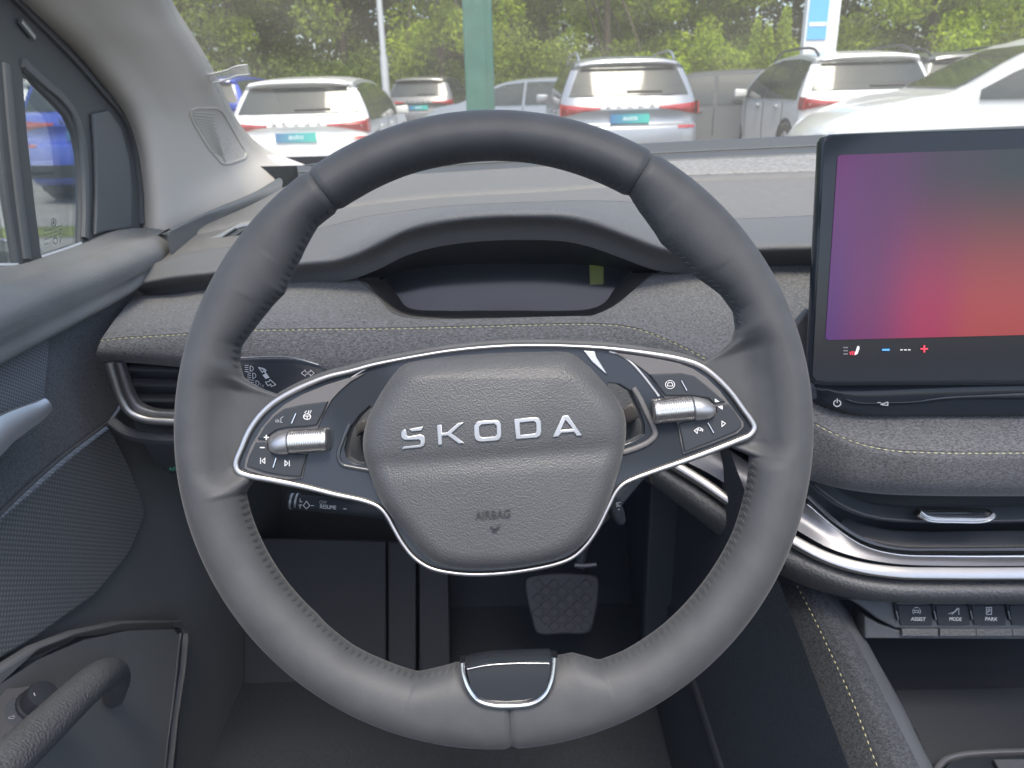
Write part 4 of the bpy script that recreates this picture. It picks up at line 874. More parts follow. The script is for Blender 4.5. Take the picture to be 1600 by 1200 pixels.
plate('speaker_grille', DFm, [(-160,670),(0,566),(77,524),(76,560),(72,600),(68,640),(0,662),(-160,700)], .0, .003, 'speaker_mesh', door, bevel=.0015)
sweep('insert_bead', cr([PX(x, y, XI + .007) for x, y in [(-100,900),(0,806),(40,767),(100,714),(150,676),(178,655)]], 40), .0025, .003, (1, 0, 0), 'frame_grey', door)
plate('perforated_panel', DFm, [(-900,1600),(-160,960),(0,812),(60,760),(110,716),(172,668),(200,720),(230,800),(200,870),(150,930),(60,995),(0,1030),(-160,1120),(-900,1876)], -.016, -.004, 'door_dots', door, bevel=.003)
plate('lower_panel', DFm, [(-900,1487),(-160,900),(60,740),(172,662),(215,600),(520,560),(520,1300),(-160,1500),(-900,2550)], -.04, -.0165, 'door_low', door, bevel=.003)
hp = cr([PX(x, y, -.392) for x, y in [(-60,718),(-10,690),(10,672),(40,654),(66,640),(79,630)]], 40)
sweep('release_handle', hp, [.030, .028, .026, .023, .019, .013], .016, (1, 0, .35), 'door_metal', door)
# pocket recess with its rounded rim, pull bar, mirror switch
DP = Frame(PX(150, 1080, -.418), (0, 1, 0), (0, 0, 1))
plate('pocket_frame', DP, [(-160,1180),(0,1046),(60,1008),(120,985),(190,970),(285,968),(296,990),(292,1040),(280,1120),(262,1300),(-160,1500)], -.012, .0, 'door_low', door, bevel=.003,
      holes=[[(-150,1220),(0,1075),(60,1036),(130,1005),(200,990),(270,987),(280,998),(274,1050),(262,1130),(248,1290),(-150,1480)]])
plate('pocket_back', DP, [(-160,1190),(0,1060),(130,995),(290,980),(270,1300),(-160,1490)], -.0155, -.008, 'plastic_dark', door, bevel=.002)
sweep('pocket_bead', cr([DP.P(x, y, .001) for x, y in [(284,990),(281,1010),(277,1050),(270,1110),(262,1170),(255,1260)]], 40), .0028, .003, DP.N, 'frame_grey', door)
bar_ = cr([PX(x, y, X) for x, y, X in [(178,1090,-.41),(182,1062,-.385),(172,1052,-.365),(150,1062,-.355),(110,1098,-.35),(60,1146,-.345),(0,1202,-.34),(-90,1290,-.335)]], 60)
tube('pull_bar', bar_, [.010, .0125, .0135, .014, .0145, .015, .015], 'plastic_grain', door, k=20)
MF = Frame(PX(45, 1110, -.40), (0, 1, .1), (-.75, 0, .66))
plate('switch_plinth', MF, [(-40,1090),(0,1075),(50,1070),(100,1088),(90,1140),(40,1160),(-40,1170)], -.015, .0, 'button_satin', door, bevel=.002)
plate('switch_ring', MF, [tuple(p) for p in arc(48, 1112, 41, 0, 360, 40, 27)][:-1], .0, .0012, 'plastic_dark', door, bevel=.0005)
kc = MF.ab(53, 1103); V = []
for (t, r) in [(.001, .0145), (.004, .014), (.005, .0125), (.017, .0118), (.0185, .0112), (.0190, .0095), (.0190, .0)]:
    for q in range(40): g_ = 2 * math.pi * q / 40; rr_ = r * (1 + (.02 if q % 2 else 0) * (r > .0115)); V.append(MF.w(kc[0] + math.cos(g_) * rr_, kc[1] + math.sin(g_) * rr_, t))
kb = mesh_obj('mirror_knob', V, gridfaces(7, 40, True), 'button_grey', door, auto=35)
strokes('knob_pointer', MF, [[(53, 1083), (54.5, 1087)]], 2.4, .0195, 'icon_white', kb)
strokes('mirror_symbol', MF, [[(13,1121),(20,1119),(23,1120),(21,1123),(14,1123),(13,1121)], [(20,1119),(22,1117)]], 1.2, .0014, 'icon_white', door)
# window frame with quarter light
GF = Frame(PX(80, 250, XG), (0, 1, 0), (0, 0, 1))
QL = [(37,108),(60,136),(85,160),(104,181),(117,208),(124,240),(127,285),(127,330),(126,378),(97,388),(67,399),(58,330),(45,210)]
ML = [(-900,-199),(-200,-60),(-30,60),(-4,150),(0,220),(11,313),(27,414),(0,424),(-200,500),(-900,753)]
plate('window_frame', GF, [(-950,-354),(-260,-160),(-60,-60),(20,-30),(62,0),(135,70),(195,145),(220,185),(236,240),(244,300),(248,380),(100,420),(-260,560),(-950,834)], -.008, .0, 'rubber', door, holes=[QL, ML], bevel=.004, hpx=.0)
plate('frame_corner', GF, [(146,178),(170,172),(190,200),(203,250),(207,300),(206,356),(165,362),(150,366),(152,300),(150,230)], .0, .005, 'frame_grey', door, bevel=.002, hpx=.005)
sweep('seal', cr([GF.P(x, y, .004) for x, y in [(40,98),(70,126),(100,152),(118,176),(130,210),(136,260),(138,320),(137,372)]], 50), .010, .006, GF.N, 'frame_grey', door)
sweep('seal', cr([GF.P(x, y, .005) for x, y in [(-20,-50),(50,20),(120,92),(170,150),(196,182),(212,220),(222,280),(226,350)]], 60), .008, .008, GF.N, 'rubber', door)
sweep('post_rib', cr([GF.P(x, y, .003) for x, y in [(14,100),(22,200),(34,310),(46,404)]], 30), .012, .008, GF.N, 'frame_grey', door)
strokes('glass_edge', GF, [[(66,401),(97,391),(127,380)]], 3.0, .001, 'tape_white', door)
strokes('glass_edge', GF, [[(-60,438),(0,413),(28,413)]], 3.0, .001, 'tape_white', door)
QG = [(82 + (x - 82) * 1.25, 260 + (y - 260) * 1.1) for x, y in QL]; MG = [(x + (8 if x > -30 else 0), y) for x, y in ML]
qg = plate('quarter_glass', GF, QG, -.014, -.010, 'side_glass', door, bevel=.0002, hpx=0)
plate('window_glass', GF, MG, -.014, -.010, 'side_glass', door, bevel=.0002, hpx=0)
def zq(x, y): return (x / 3.75, 100 + y / 3.75)
strokes('glass_etching', GF, [[zq(x, y) for x, y in arc(313, 928, 14, 0, 360, 14, 24)], [zq(306, 940), zq(312, 918), zq(318, 922), zq(311, 930), zq(318, 938)]], .6, -.0095, 'rubber', door)
strokes('glass_etching', GF, [[zq(256, 982), zq(366, 945)], [zq(256, 1004), zq(330, 982)], [zq(258, 1030), zq(300, 1016)], [zq(310, 1010), zq(335, 1000)], [zq(345, 996), zq(360, 990)], [zq(345, 970), zq(360, 966)], [zq(256, 1060), zq(290, 1050)], [zq(x_, y_) for x_, y_ in arc(323, 1036, 12, 0, 360, 12, 18)][0:12], [zq(350, 1050), zq(358, 1010)]], .5, -.0095, 'gunmetal', door)
plate('mirror_housing', Frame(PX(0, 400, -.62), (0, 1, 0), (0, 0, 1)), [(-120,360),(-20,362),(30,372),(34,400),(20,440),(-120,470)], -.15, .0, 'paint_white', door, bevel=.02)
sweep('frame_glint', [GF.P(35, 32, .006), GF.P(45, 44, .006), GF.P(56, 58, .006)], .006, .004, GF.N, 'satin_silver', door)

# ---- windscreen pillar
pil = thing('windscreen_pillar', 'pale grey windscreen pillar trim with a small tweeter grille at the left', 'pillar trim', PY(330, 280, 1.1))
SLP = .5; ZB = PY(1006, 224, 1.36)[2]
def on_glass(px, py):
    d = ray(px, py); t = (ZB + SLP * 1.36 - CAM[2]) / (d[2] + SLP * d[1]); return CAM + d * t
PR = [(205,-110),(228,-50),(250,0),(262,24),(290,66),(320,115),(342,160),(358,192),(374,214),(392,232),(412,246),(440,257),(475,270)]
PL = [(-40,-90),(5,-45),(50,0),(90,38),(130,75),(160,110),(190,150),(206,175),(217,200),(227,235),(234,280),(238,320),(240,384)]
pr_ = cr([on_glass(*p) for p in PR], 60); pl_ = cr([PX(p[0], p[1], -.458) for p in PL], 60)
inn = cr([(p[0] * .5 + q[0] * .5, p[1] * .5 + q[1] * .5) for p, q in zip(PR, PL)], 60)
md = pr_ * .5 + pl_ * .5 + np.array([.014, -.008, 0])
q1 = pr_ * .75 + pl_ * .25 + np.array([.009, -.004, 0]); q3 = pr_ * .25 + pl_ * .75 + np.array([.013, -.006, 0])
trim = loft('trim', [pr_ + [0, .03, .01], pr_, q1, md, q3, pl_ + [.004, 0, 0], pl_ + [-.02, .01, 0]], 'pillar_grey', pil, nc=60, nr=40)
# foot of the pillar down to the dashboard
ft0 = cr([PX(234, 280, -.454), on_glass(330, 200) * .5 + PX(238, 300, -.455) * .5, on_glass(440, 257)], 20)
ft1 = cr(rowY([(242,366,.92),(300,341,.985),(345,322,1.065),(400,299,1.135),(452,266,1.235)]), 20)
0 and loft('foot', [ft0 + [-.01, .01, 0], ft0 * .5 + ft1 * .5 + [.004, -.004, 0], ft1 + [-.004, .006, -.006]], 'pillar_grey', pil, nc=20, nr=14)
# tweeter grille: raised rim, arched ribs, all lying on the trim
from mathutils.bvhtree import BVHTree
_tv = [MW[pil.name] @ v.co for v in trim.data.vertices]; _bvh = BVHTree.FromPolygons(_tv, [tuple(p.vertices) for p in trim.data.polygons])
def on_trim(px, py, lift=0.0):
    d = Vector(ray(px, py)).normalized(); h, n, _, _ = _bvh.ray_cast(Vector(CAM), d)
    if n.dot(d) > 0: n = -n
    return np.array(h + n * lift), np.array(n)
outl = [(297,174),(303,170),(320,169),(336,169),(346,174),(356,190),(366,208),(376,226),(384,240),(382,247),(372,251),(354,256),(345,254),(338,246),(326,232),(310,206),(300,188)]
pp_ = cr([np.array(p, float) for p in outl], 120, closed=True); hh_ = [on_trim(p[0], p[1], .0016) for p in pp_]
tw = sweep('tweeter_rim', [h[0] for h in hh_], .0034, .004, np.array([h[1] for h in hh_]), 'pillar_grey', pil, closed=True)
for i in range(15):
    y = 176 + i * 4.4; x = 302 + max(0, (i - 2) * 2.7); r = 33 - i * 1.0
    hh_ = [on_trim(x + k * r / 7, y + (k / 7) ** 2 * (2 + i * 1.2), .0012) for k in range(8)]
    sweep('grille_rib', [h[0] for h in hh_], .0015, .002, np.array([h[1] for h in hh_]), 'pillar_grey', tw)
V, F = [], []
for i in range(90):
    x, y = 340 + rng.random() * 40, 214 + rng.random() * 34
    if x > 352 + (y - 190) * .52 or x < 322 + (y - 200) * .62: continue
    p, n_v = on_trim(x, y, .0004); a_ = np.cross(n_v, [0, 0, 1.0]); a_ /= np.linalg.norm(a_); b_ = np.cross(n_v, a_); b0 = len(V)
    V += [p + a_ * .0014, p + b_ * .0008, p - a_ * .0014, p - b_ * .0008, p + n_v * .0007]; F += [(b0, b0+1, b0+4), (b0+1, b0+2, b0+4), (b0+2, b0+3, b0+4), (b0+3, b0, b0+4)]
mesh_obj('grille_dimples', V, F, 'pillar_grey', tw, kind='stuff', smooth=False)

# ---- windscreen and the clear strip stuck on it
wn_ = np.array([0, SLP, 1.0]); wn_ /= np.linalg.norm(wn_)
ws_pts = []
for t in np.linspace(0, 1, 14):
    Y = 1.37 - 1.0 * t
    for s in np.linspace(0, 1, 20):
        X = -.62 + 2.0 * s; ws_pts.append((X, Y + .02 - .10 * (s - .5) ** 2 * 0, ZB + SLP * (1.36 - Y)))
wsc = mesh_obj('windscreen', ws_pts, gridfaces(14, 20), 'windscreen_glass'); MW[wsc.name] = Matrix.Identity(4)
tag(wsc, 'sloping dusty windscreen glass above the dashboard', 'windscreen')
V, F = [], []
def fleck(px, py, r):
    p = on_glass(px, py) + np.array([0, -.0008, -.0016]); b0 = len(V); a_ = np.array([1.0, 0, 0]); b_ = np.array([0, -1.0, SLP]) / math.hypot(1, SLP); g0 = rng.random() * 6
    for k in range(5): V.append(p + (a_ * math.cos(g0 + k * 1.257) + b_ * math.sin(g0 + k * 1.257)) * r * (.6 + .8 * rng.random()))
    F.append((b0, b0+1, b0+2, b0+3, b0+4))
for k in range(150): fleck(260 + 1340 * rng.random(), 160 * rng.random() ** 1.1, .00035 + .0005 * rng.random() ** 3)
for k in range(46):
    t_ = k / 45; fleck(297 + 52 * t_ + 7 * math.sin(t_ * 19) + 4 * rng.random(), 8 + 138 * t_ + 3 * rng.random(), .0006 + .0011 * rng.random() ** 2)
mesh_obj('dust_flecks', V, F, 'tape_white', wsc, smooth=False, kind='stuff', local=True)
GLF = Frame(on_glass(350, 120), (1, 0, 0), (0, -1, SLP))
tp = thing('clear_strip', 'clear plastic strip with white edges stuck on the windscreen beside the pillar', 'plastic strip', on_glass(350, 118))
s0 = cr([GLF.P(x, y, -.004) for x, y in [(312,118),(335,114),(352,110),(370,103),(386,101)]], 24); s1 = cr([GLF.P(x, y, -.004) for x, y in [(322,131),(340,128),(355,124),(372,118),(391,116)]], 24)
loft('film', [s0, s1], 'tape_clear', tp, nc=24)
sweep('white_edge', s0, .0026, .001, -GLF.N, 'tape_white', tp); sweep('white_edge', s1, .0026, .001, -GLF.N, 'tape_white', tp)
tube('end_edge', [s0[-1], (s0[-1] + s1[-1]) / 2, s1[-1]], .0006, 'tape_white', tp, k=6)

# ---- unseen body round the seats, added to block light: glass roof, sides, rear wall
hv = [(-.52, .46, 1.59), (1.0, .46, 1.59), (1.0, -1.9, 1.64), (-.52, -1.9, 1.64), (-.30, .27, 1.605), (.56, .27, 1.605), (.56, -1.2, 1.63), (-.30, -1.2, 1.63)]
mesh_obj('unseen_headliner', hv, [(0, 1, 5, 4), (1, 2, 6, 5), (2, 3, 7, 6), (3, 0, 4, 7)], 'unseen_headliner', smooth=False, solid=.03, kind='structure')  # out of view, added for shade; its opening is shaped to steer the sun
bv = [(-.50, .52, .36), (-.50, .52, .93), (-.50, -1.9, .95), (-.50, -1.9, .36), (1.02, 1.3, .36), (1.02, 1.3, .93), (1.02, -1.9, .95), (1.02, -1.9, .36), (-.60, .3, .36), (-.60, 1.4, .36), (-.60, 1.4, 1.0), (-.60, .3, .9), (.21, 1.34, .36), (1.02, 1.34, .36), (1.02, 1.30, 1.10), (.21, 1.30, 1.10)]
mesh_obj('unseen_cabin_wall', bv, [(0, 1, 2, 3), (4, 5, 6, 7), (3, 2, 6, 7), (8, 9, 10, 11), (12, 13, 14, 15)], 'plastic_dark', smooth=False, kind='structure')  # out-of-view walls added to keep light out of the footwell
mesh_obj('car_floor', [(.21, -1.9, .36), (1.02, -1.9, .36), (1.02, 1.38, .40), (.21, 1.38, .40), (-.6, -1.9, .355), (.21, -1.9, .355), (.21, -.2, .355), (-.6, -.2, .355)], [(0, 1, 2, 3), (4, 5, 6, 7)], 'carpet', smooth=False, kind='structure')
# ================================================================== steering wheel
D_WHEEL = 0.444
WF = Frame(CAM + FWD * D_WHEEL, RIGHT, UP)
_c = WF.ab(772, 670); WF = Frame(WF.w(*_c), RIGHT, UP)
K = D_WHEEL / FPX
MWH = Matrix(((WF.A[0], WF.B[0], WF.N[0], WF.O[0]), (WF.A[1], WF.B[1], WF.N[1], WF.O[1]), (WF.A[2], WF.B[2], WF.N[2], WF.O[2]), (0, 0, 0, 1)))
wheel = thing('steering_wheel', 'large dark grey leather steering wheel with silver trim in front of the dashboard', 'steering wheel', matrix=MWH)

_inpx = [(1172,712),(1169,750),(1159,794),(1147,831),(1128,869),(1094,919),(1037,978),(975,1019),(937,1033),(915,1026),(894,1020),(872,1024),
         (830,1030),(760,1034),(712,1035),(681,1044),(650,1051),(600,1034),(553,1012),(506,975),(493,960),(450,915),(415,862),(390,803),(383,770),
         (379,590),(372,566),(375,541),(397,512),(444,459),(469,403),(494,353),(560,307),(634,272),(700,256),(772,249),(837,254),(920,277),(987,309),
         (1000,330),(1033,380),(1083,430),(1127,460),(1147,487),(1150,513),(1143,533)]
_tab = []
for x, y in _inpx:
    th = math.degrees(math.atan2(670 - y, x - 772)) % 360; _tab.append((th, math.hypot(x - 772, 670 - y)))
_tab += [(170.2, 372), (172, 310), (176, 290), (183, 290), (188, 310), (190.5, 372), (355.5, 372), (358, 310), (2, 290), (12, 290), (16.5, 310), (18.8, 372)]
_tab.sort(); _th = np.array([t for t, r in _tab]); _rr = np.array([r for t, r in _tab])
def r_in(th): return np.interp(th % 360, np.concatenate([_th[-3:] - 360, _th, _th[:3] + 360]), np.concatenate([_rr[-3:], _rr, _rr[:3]]))
def smooth01(x): x = min(1, max(0, x)); return x * x * (3 - 2 * x)
def tongue(th):
    th = th % 360; a = 0
    for lo, hi in ((166, 194), (351.5, 383)):
        for t in (th, th + 360):
            if lo <= t <= hi: a = max(a, smooth01(min(t - lo, hi - t) / 6.0))
    return a
ROUT, RC, BH = 496.0, 453.0, 0.0170
NO, NI = 13, 12
def section(th, shrink=1.0, pucker=True):
    ri = float(r_in(th)); tg = tongue(th); t = math.radians(th)
    pk = 2.4 * (abs(math.sin(th * math.pi / 1.55)) - .5) if pucker and tg < .05 else 0.0
    Li = RC - ri; pts = []
    for ph in np.linspace(-90, 90, NO):
        p = math.radians(ph); pts.append((RC + (ROUT - RC) * math.cos(p), BH * math.sin(p)))
    ht = 0.0015
    def top(d):
        e = BH * math.sqrt(max(0, 1 - d * d))
        if Li > 55 and tg < .05: e = BH * (1 - d ** 2.6) ** .62
        x = min(1, Li * d / 50.0)
        g = (ht + (BH - ht) * .5 * (1 + math.cos(math.pi * x))) * (max(0, 1 - d ** 10)) ** .5
        return e * (1 - tg) + g * tg
    ds = np.sin(np.linspace(0, math.pi / 2, NI + 1))[1:]
    for d in ds: pts.append((RC - Li * d + pk * smooth01((d - .86) / .14), top(d)))
    for d in ds[::-1][1:]: pts.append((RC - Li * d, -min(BH, top(d) + .004 * tg)))
    out = []
    for r, h in pts:
        r = RC + (r - RC) * shrink; h *= shrink
        out.append((r * K * math.cos(t), r * K * math.sin(t), h))
    return out
def rim_piece(name, t0, t1, label=None):
    ths = list(np.arange(t0, t1, .4)) + [t1]; V = []
    for th in ths:
        e = min(th - t0, t1 - th); s = 1 - .09 * (1 - smooth01(e / 1.6)) ** 2
        V += section(th, s)
    n = len(V) // len(ths); F = gridfaces(len(ths), n, True)
    F.append(tuple(range(n))[::-1]); F.append(tuple(range((len(ths) - 1) * n, len(ths) * n)))
    return mesh_obj(name, V, F, 'leather', wheel, local=True, label=label)
rim_piece('rim_leather', 60.0, 125.6); rim_piece('rim_leather', 125.6, 273.2); rim_piece('rim_leather', 273.2, 420.0)
# thread of the rim seam, two slanting stitches to each pucker
V, F = [], []
for th in np.arange(0, 360, 1.55):
    tg = tongue(th)
    if tg > .02 or 262 < th < 286: continue
    if 62 < th < 124: continue
    S = section(th, pucker=False); q = NO + NI - 4; a = np.array(S[q]); b = np.array(section(th + .8, pucker=False)[NO + NI - 2]); n = np.array([0, 0, 1.0])
    a = a + n * .0006; b = b + n * .0008; t = (b - a) / np.linalg.norm(b - a); s = np.cross(n, t) * .0004; m = (a + b) / 2 + n * .0005
    b0 = len(V); V += [a - s, a + s, m + s, m - s, b + s, b - s, m + n * .0005]
    F += [(b0, b0+1, b0+2, b0+6), (b0, b0+6, b0+3), (b0+6, b0+2, b0+4), (b0+3, b0+6, b0+5), (b0+6, b0+4, b0+5)]
mesh_obj('rim_stitching', V, F, 'thread_dark', wheel, local=True, kind='stuff')

# trim loop
LOOP = [(367,727),(377,699),(388,674),(403,652),(422,633),(441,620),(472,604),(510,589),(547,580),(579,571),(622,562),(660,555),(697,549),(752,543),(807,540),
        (862,540),(917,542),(956,545),(1012,552),(1059,560),(1087,568),(1106,578),(1125,594),(1144,614),(1162,639),(1175,657),(1180,668),(1173,680),(1153,689),
        (1115,704),(1069,721),(1031,734),(990,749),(974,757),(962,770),(950,794),(934,826),(917,851),(897,870),(875,880),(819,892),(756,898),(709,896),(672,888),
        (647,872),(629,850),(615,826),(604,806),(592,793),(571,784),(522,773),(474,761),(425,751),(384,743),(372,738)]
lp = cr([WF.ab(x, y, .006) for x, y in LOOP], 420, closed=True)
lw = []
for p in lp:
    px = p[0] / K; lw.append((10.5 if px < -300 else 10.0 if px > 300 else 5.8 + 4.0 * max(0, (abs(px) - 120) / 180) if p[1] > .01 else 7.5 + 2 * max(0, (abs(px) - 150) / 150)) * K)
lw = np.convolve(np.concatenate([lw[-12:], lw, lw[:12]]), np.ones(9) / 9, 'same')[12:-12]
sweep('trim_loop', [WF.w(p[0], p[1], .0062) for p in lp], list(lw), .007, WF.N, 'satin_chrome', wheel, closed=True)
# spoke shell behind the loop: leather edge shows along the top
def grow(pts, d):
    P = np.array(pts, float); n = len(P); T = np.roll(P, -1, 0) - np.roll(P, 1, 0); T /= np.linalg.norm(T, axis=1)[:, None]
    return P + np.stack([T[:, 1], -T[:, 0]], 1) * d
cw = 1 if sum(lp[i][0] * lp[(i + 1) % len(lp)][1] - lp[(i + 1) % len(lp)][0] * lp[i][1] for i in range(len(lp))) > 0 else -1
sh = grow(lp[::3], cw * 11 * K); sh = np.array([[x, y] if y > .0 else [x, y] for x, y in sh])
low = grow(lp[::3], cw * 2 * K); mixy = [list(sh[i]) if lp[::3][i][1] > .012 and abs(lp[::3][i][0]) < .125 else list(low[i]) for i in range(len(sh))]
LHOLE = [(577,634),(560,650),(545,672),(538,700),(541,716),(553,724),(568,726),(590,700),(590,650)]
RHOLE = [(950,598),(968,600),(986,611),(1000,640),(1008,662),(1008,678),(992,688),(976,694),(960,690),(945,650)]
plate('spoke_shell', WF, mixy, -.014, .0012, 'leather', wheel, holes=[[WF.ab(*p, .0012) for p in LHOLE], [WF.ab(*p, .0012) for p in RHOLE]], bevel=.002, pts_ab=True)
plate('spoke_face', WF, [list(p) for p in lp[::3]], .0016, .0036, 'gloss_black', wheel, holes=[[WF.ab(*p, .0036) for p in LHOLE], [WF.ab(*p, .0036) for p in RHOLE]], bevel=.0005, pts_ab=True)
# lips of the two openings
sweep('opening_lip', cr([WF.P(x, y, .0052) for x, y in [(990,606),(1000,622),(1011,645),(1022,668),(1024,680),(1014,691),(995,700),(974,707)]], 50), 9 * K, .005, WF.N, 'button_satin', wheel)
sweep('opening_lip', cr([WF.P(x, y, .0048) for x, y in [(546,662),(534,690),(528,712),(534,726),(552,731),(576,735)]], 50), 7 * K, .005, WF.N, 'piano_grey', wheel)
sweep('spoke_edge', cr([WF.P(x, y, .0044) for x, y in [(578,573),(560,583),(540,597),(522,613),(512,626)]], 40), 3.2 * K, .002, WF.N, 'satin_chrome', wheel)
sweep('spoke_edge', cr([WF.P(x, y, .0044) for x, y in [(952,549),(972,556),(990,570),(1006,588),(1020,606),(1030,619)]], 40), 4 * K, .002, WF.N, 'satin_chrome', wheel)
plate('spoke_facet', WF, [(912,548),(929,549),(932,558),(949,585),(944,582),(925,565)], .0036, .0048, 'satin_silver', wheel, bevel=.0003)

# airbag cover
PAD = [(629,567),(651,560),(697,553),(780,547),(835,545),(894,546),(912,560),(939,590),(964,621),(977,646),(980,673),(976,706),(966,744),(953,782),(934,822),(911,852),(880,872),
       (819,886),(762,891),(709,889),(678,880),(655,862),(634,835),(611,808),(593,783),(577,742),(567,709),(566,684),(574,651),(588,623),(609,590)]
po = cr([WF.ab(x, y, .004) for x, y in PAD], 150, closed=True); pc = po.mean(0)
V, F = [], []; rings = list(np.linspace(0.02, .80, 40)) + list(np.linspace(.815, 1.0, 16))
def padh(x, y, t):
    e = max(0.0, (t - .80) / .20); h = .0205 - .004 * t * t - .0165 * (1 - math.sqrt(max(0, 1 - e ** 2.2)))
    yl = y - (.0 + x * .07) - WF.ab(772, 712)[1]                      # the fold across the cover
    h -= .0016 * math.exp(-(yl / .006) ** 2) * (1 - e); h += .0018 * smooth01(yl / .03) * (1 - e) if yl > 0 else 0
    up = y - WF.ab(772, 590)[1]
    if up > 0: h -= up * .42
    return h
for t in rings:
    for p in po:
        q = pc + (p - pc) * t; V.append((q[0], q[1], padh(q[0], q[1], t)))
n = len(po); F = gridfaces(len(rings), n, True)
for p in po: V.append((p[0], p[1], -.004))
o = (len(rings) - 1) * n; F += [(o + j, o + (j + 1) % n, len(rings) * n + (j + 1) % n, len(rings) * n + j) for j in range(n)]
V.append((pc[0], pc[1], padh(pc[0], pc[1], 0))); F += [(len(V) - 1, (j + 1) % n, j) for j in range(n)]; F = [f[::-1] for f in F]
pad = mesh_obj('airbag_cover', V, F, 'leather_pad', wheel, local=True)
# raised maker's letters on the cover
HL = .0196
def pz(x, y, zx0=600.0, zy0=640.0, s=5.0): return (zx0 + x / s, zy0 + y / s)
LET = {
 'S': [[(195,150),(312,130),(295,165),(212,173)], [(165,152),(175,165),(178,200),(190,210),(285,193),(312,203),(322,222),(322,262),(310,285),(285,297),(135,313),(152,288),(270,275),(284,268),(284,245),(272,236),(165,240),(142,230),(133,212),(133,180),(145,160)]],
 'K': [[(416,120),(452,115),(455,180),(495,176),(580,103),(630,98),(530,183),(632,262),(585,268),(498,203),(456,207),(458,275),(422,279)]],
 'O': [[(725,95),(745,88),(875,80),(900,88),(914,110),(918,205),(905,232),(880,243),(770,252),(740,250),(715,235),(705,205),(705,125)], [(765,118),(860,110),(878,125),(882,190),(868,208),(775,216),(752,208),(746,185),(746,135)]],
 'D': [[(1017,72),(1180,58),(1208,64),(1225,90),(1230,170),(1222,205),(1195,220),(1030,232)], [(1062,102),(1165,92),(1182,100),(1188,120),(1190,165),(1182,182),(1160,188),(1065,196)]],
 'A': [[(1395,48),(1438,44),(1550,205),(1505,209),(1483,178),(1388,184),(1362,212),(1316,216)], [(1417,84),(1474,150),(1384,158)]],
}
Lf = Frame(WF.O, WF.A, WF.B)
def pad_t(x, y):
    d = np.array([x, y]) - pc; a_ = np.arctan2(po[:, 1] - pc[1], po[:, 0] - pc[0]); i_ = np.argmin(np.abs(np.angle(np.exp(1j * (a_ - math.atan2(d[1], d[0]))))))
    return min(1.0, float(np.linalg.norm(d) / np.linalg.norm(po[i_] - pc)))
def conform(o, base):
    for v in o.data.vertices: v.co.z += padh(v.co.x, v.co.y, pad_t(v.co.x, v.co.y)) - base
for ch, polys in LET.items():
    pp = [[pz(*p) for p in poly] for poly in polys]
    def dens(q): return q
    # height follows the cover under the letter
    cx = np.mean([WF.ab(*p, HL)[0] for p in pp[0]]); cy = np.mean([WF.ab(*p, HL)[1] for p in pp[0]])
    hh = .0196
    if ch == 'S':
        for q in pp: conform(plate('raised_letter', WF, q, hh - .002, hh + .0010, 'satin_silver', pad, bevel=.0004), hh)
    else: conform(plate('raised_letter', WF, pp[0], hh - .002, hh + .0010, 'satin_silver', pad, holes=pp[1:], bevel=.0004), hh)
conform(text('airbag_lettering', WF, 'AIRBAG', (743,812), (798,808), .0196, 13, 'pad_mark', pad, thick=.0004), .0190)
conform(strokes('horn_mark', WF, [[(766,822),(772,826),(779,824),(781,818)], arc(773, 827, 4, 180, 360, 8, 3)], 1.4, .0196, 'pad_mark', pad, thick=.0008), .0191)

# switch groups
def zl(x, y): return (360 + x / 5.3333, 530 + y / 5.3333)
def zr(x, y): return (900 + x / 5.3333, 530 + y / 5.3333)
def zz(f, pts): return [f(*p) for p in pts]
pl = plate('switch_panel', WF, zz(zl, [(112,1075),(125,1000),(170,890),(255,745),(350,630),(450,545),(600,460),(800,380),(1000,318),(1130,280),(1000,355),(905,440),(845,505),(785,610),(720,755),(640,950),(600,1160),(480,1170),(300,1143),(150,1100)]), .0036, .0046, 'button_satin', wheel)
b1 = plate('switch', WF, zz(zl, [(222,832),(285,725),(365,637),(445,580),(600,545),(812,518),(775,605),(718,715),(640,727),(470,738),(390,755),(330,792),(285,838)]), .004, .0062, 'button_grey', pl, bevel=.0008)
b2 = plate('switch', WF, zz(zl, [(208,862),(308,862),(312,930),(345,948),(500,952),(632,962),(606,1060),(586,1148),(430,1138),(290,1112),(132,1058),(150,985)]), .004, .0062, 'button_grey', pl, bevel=.0008)
pr = plate('switch_panel', WF, zz(zr, [(300,108),(600,148),(850,198),(980,248),(1090,322),(1200,430),(1300,565),(1395,690),(1400,730),(1350,785),(1150,868),(895,960),(868,840),(850,720),(735,485),(600,285),(470,190)]), .0036, .0046, 'button_satin', wheel)
b3 = plate('switch', WF, zz(zr, [(612,292),(880,282),(985,305),(1075,375),(1190,475),(1250,522),(1155,538),(1105,492),(960,472),(745,470)]), .004, .0062, 'button_grey', pr, bevel=.0008)
b4 = plate('switch', WF, zz(zr, [(858,705),(970,672),(1130,650),(1178,612),(1168,562),(1272,540),(1325,602),(1382,690),(1382,728),(1335,770),(1150,848),(905,942),(884,820)]), .004, .0062, 'button_grey', pr, bevel=.0008)
HI = .0064
def bar(f, p, q, parent): sweep('divider', [WF.P(*f(*p), .0072), WF.P(*f(*((np.array(p) + q) / 2)), .0072), WF.P(*f(*q), .0072)], 2.2 * K, .0012, WF.N, 'bright_chrome', parent)
bar(zl, (545,618), (508,702), b1); bar(zl, (380,990), (355,1070), b2); bar(zr, (880,345), (925,428), b3); bar(zr, (1100,697), (1148,780), b4)
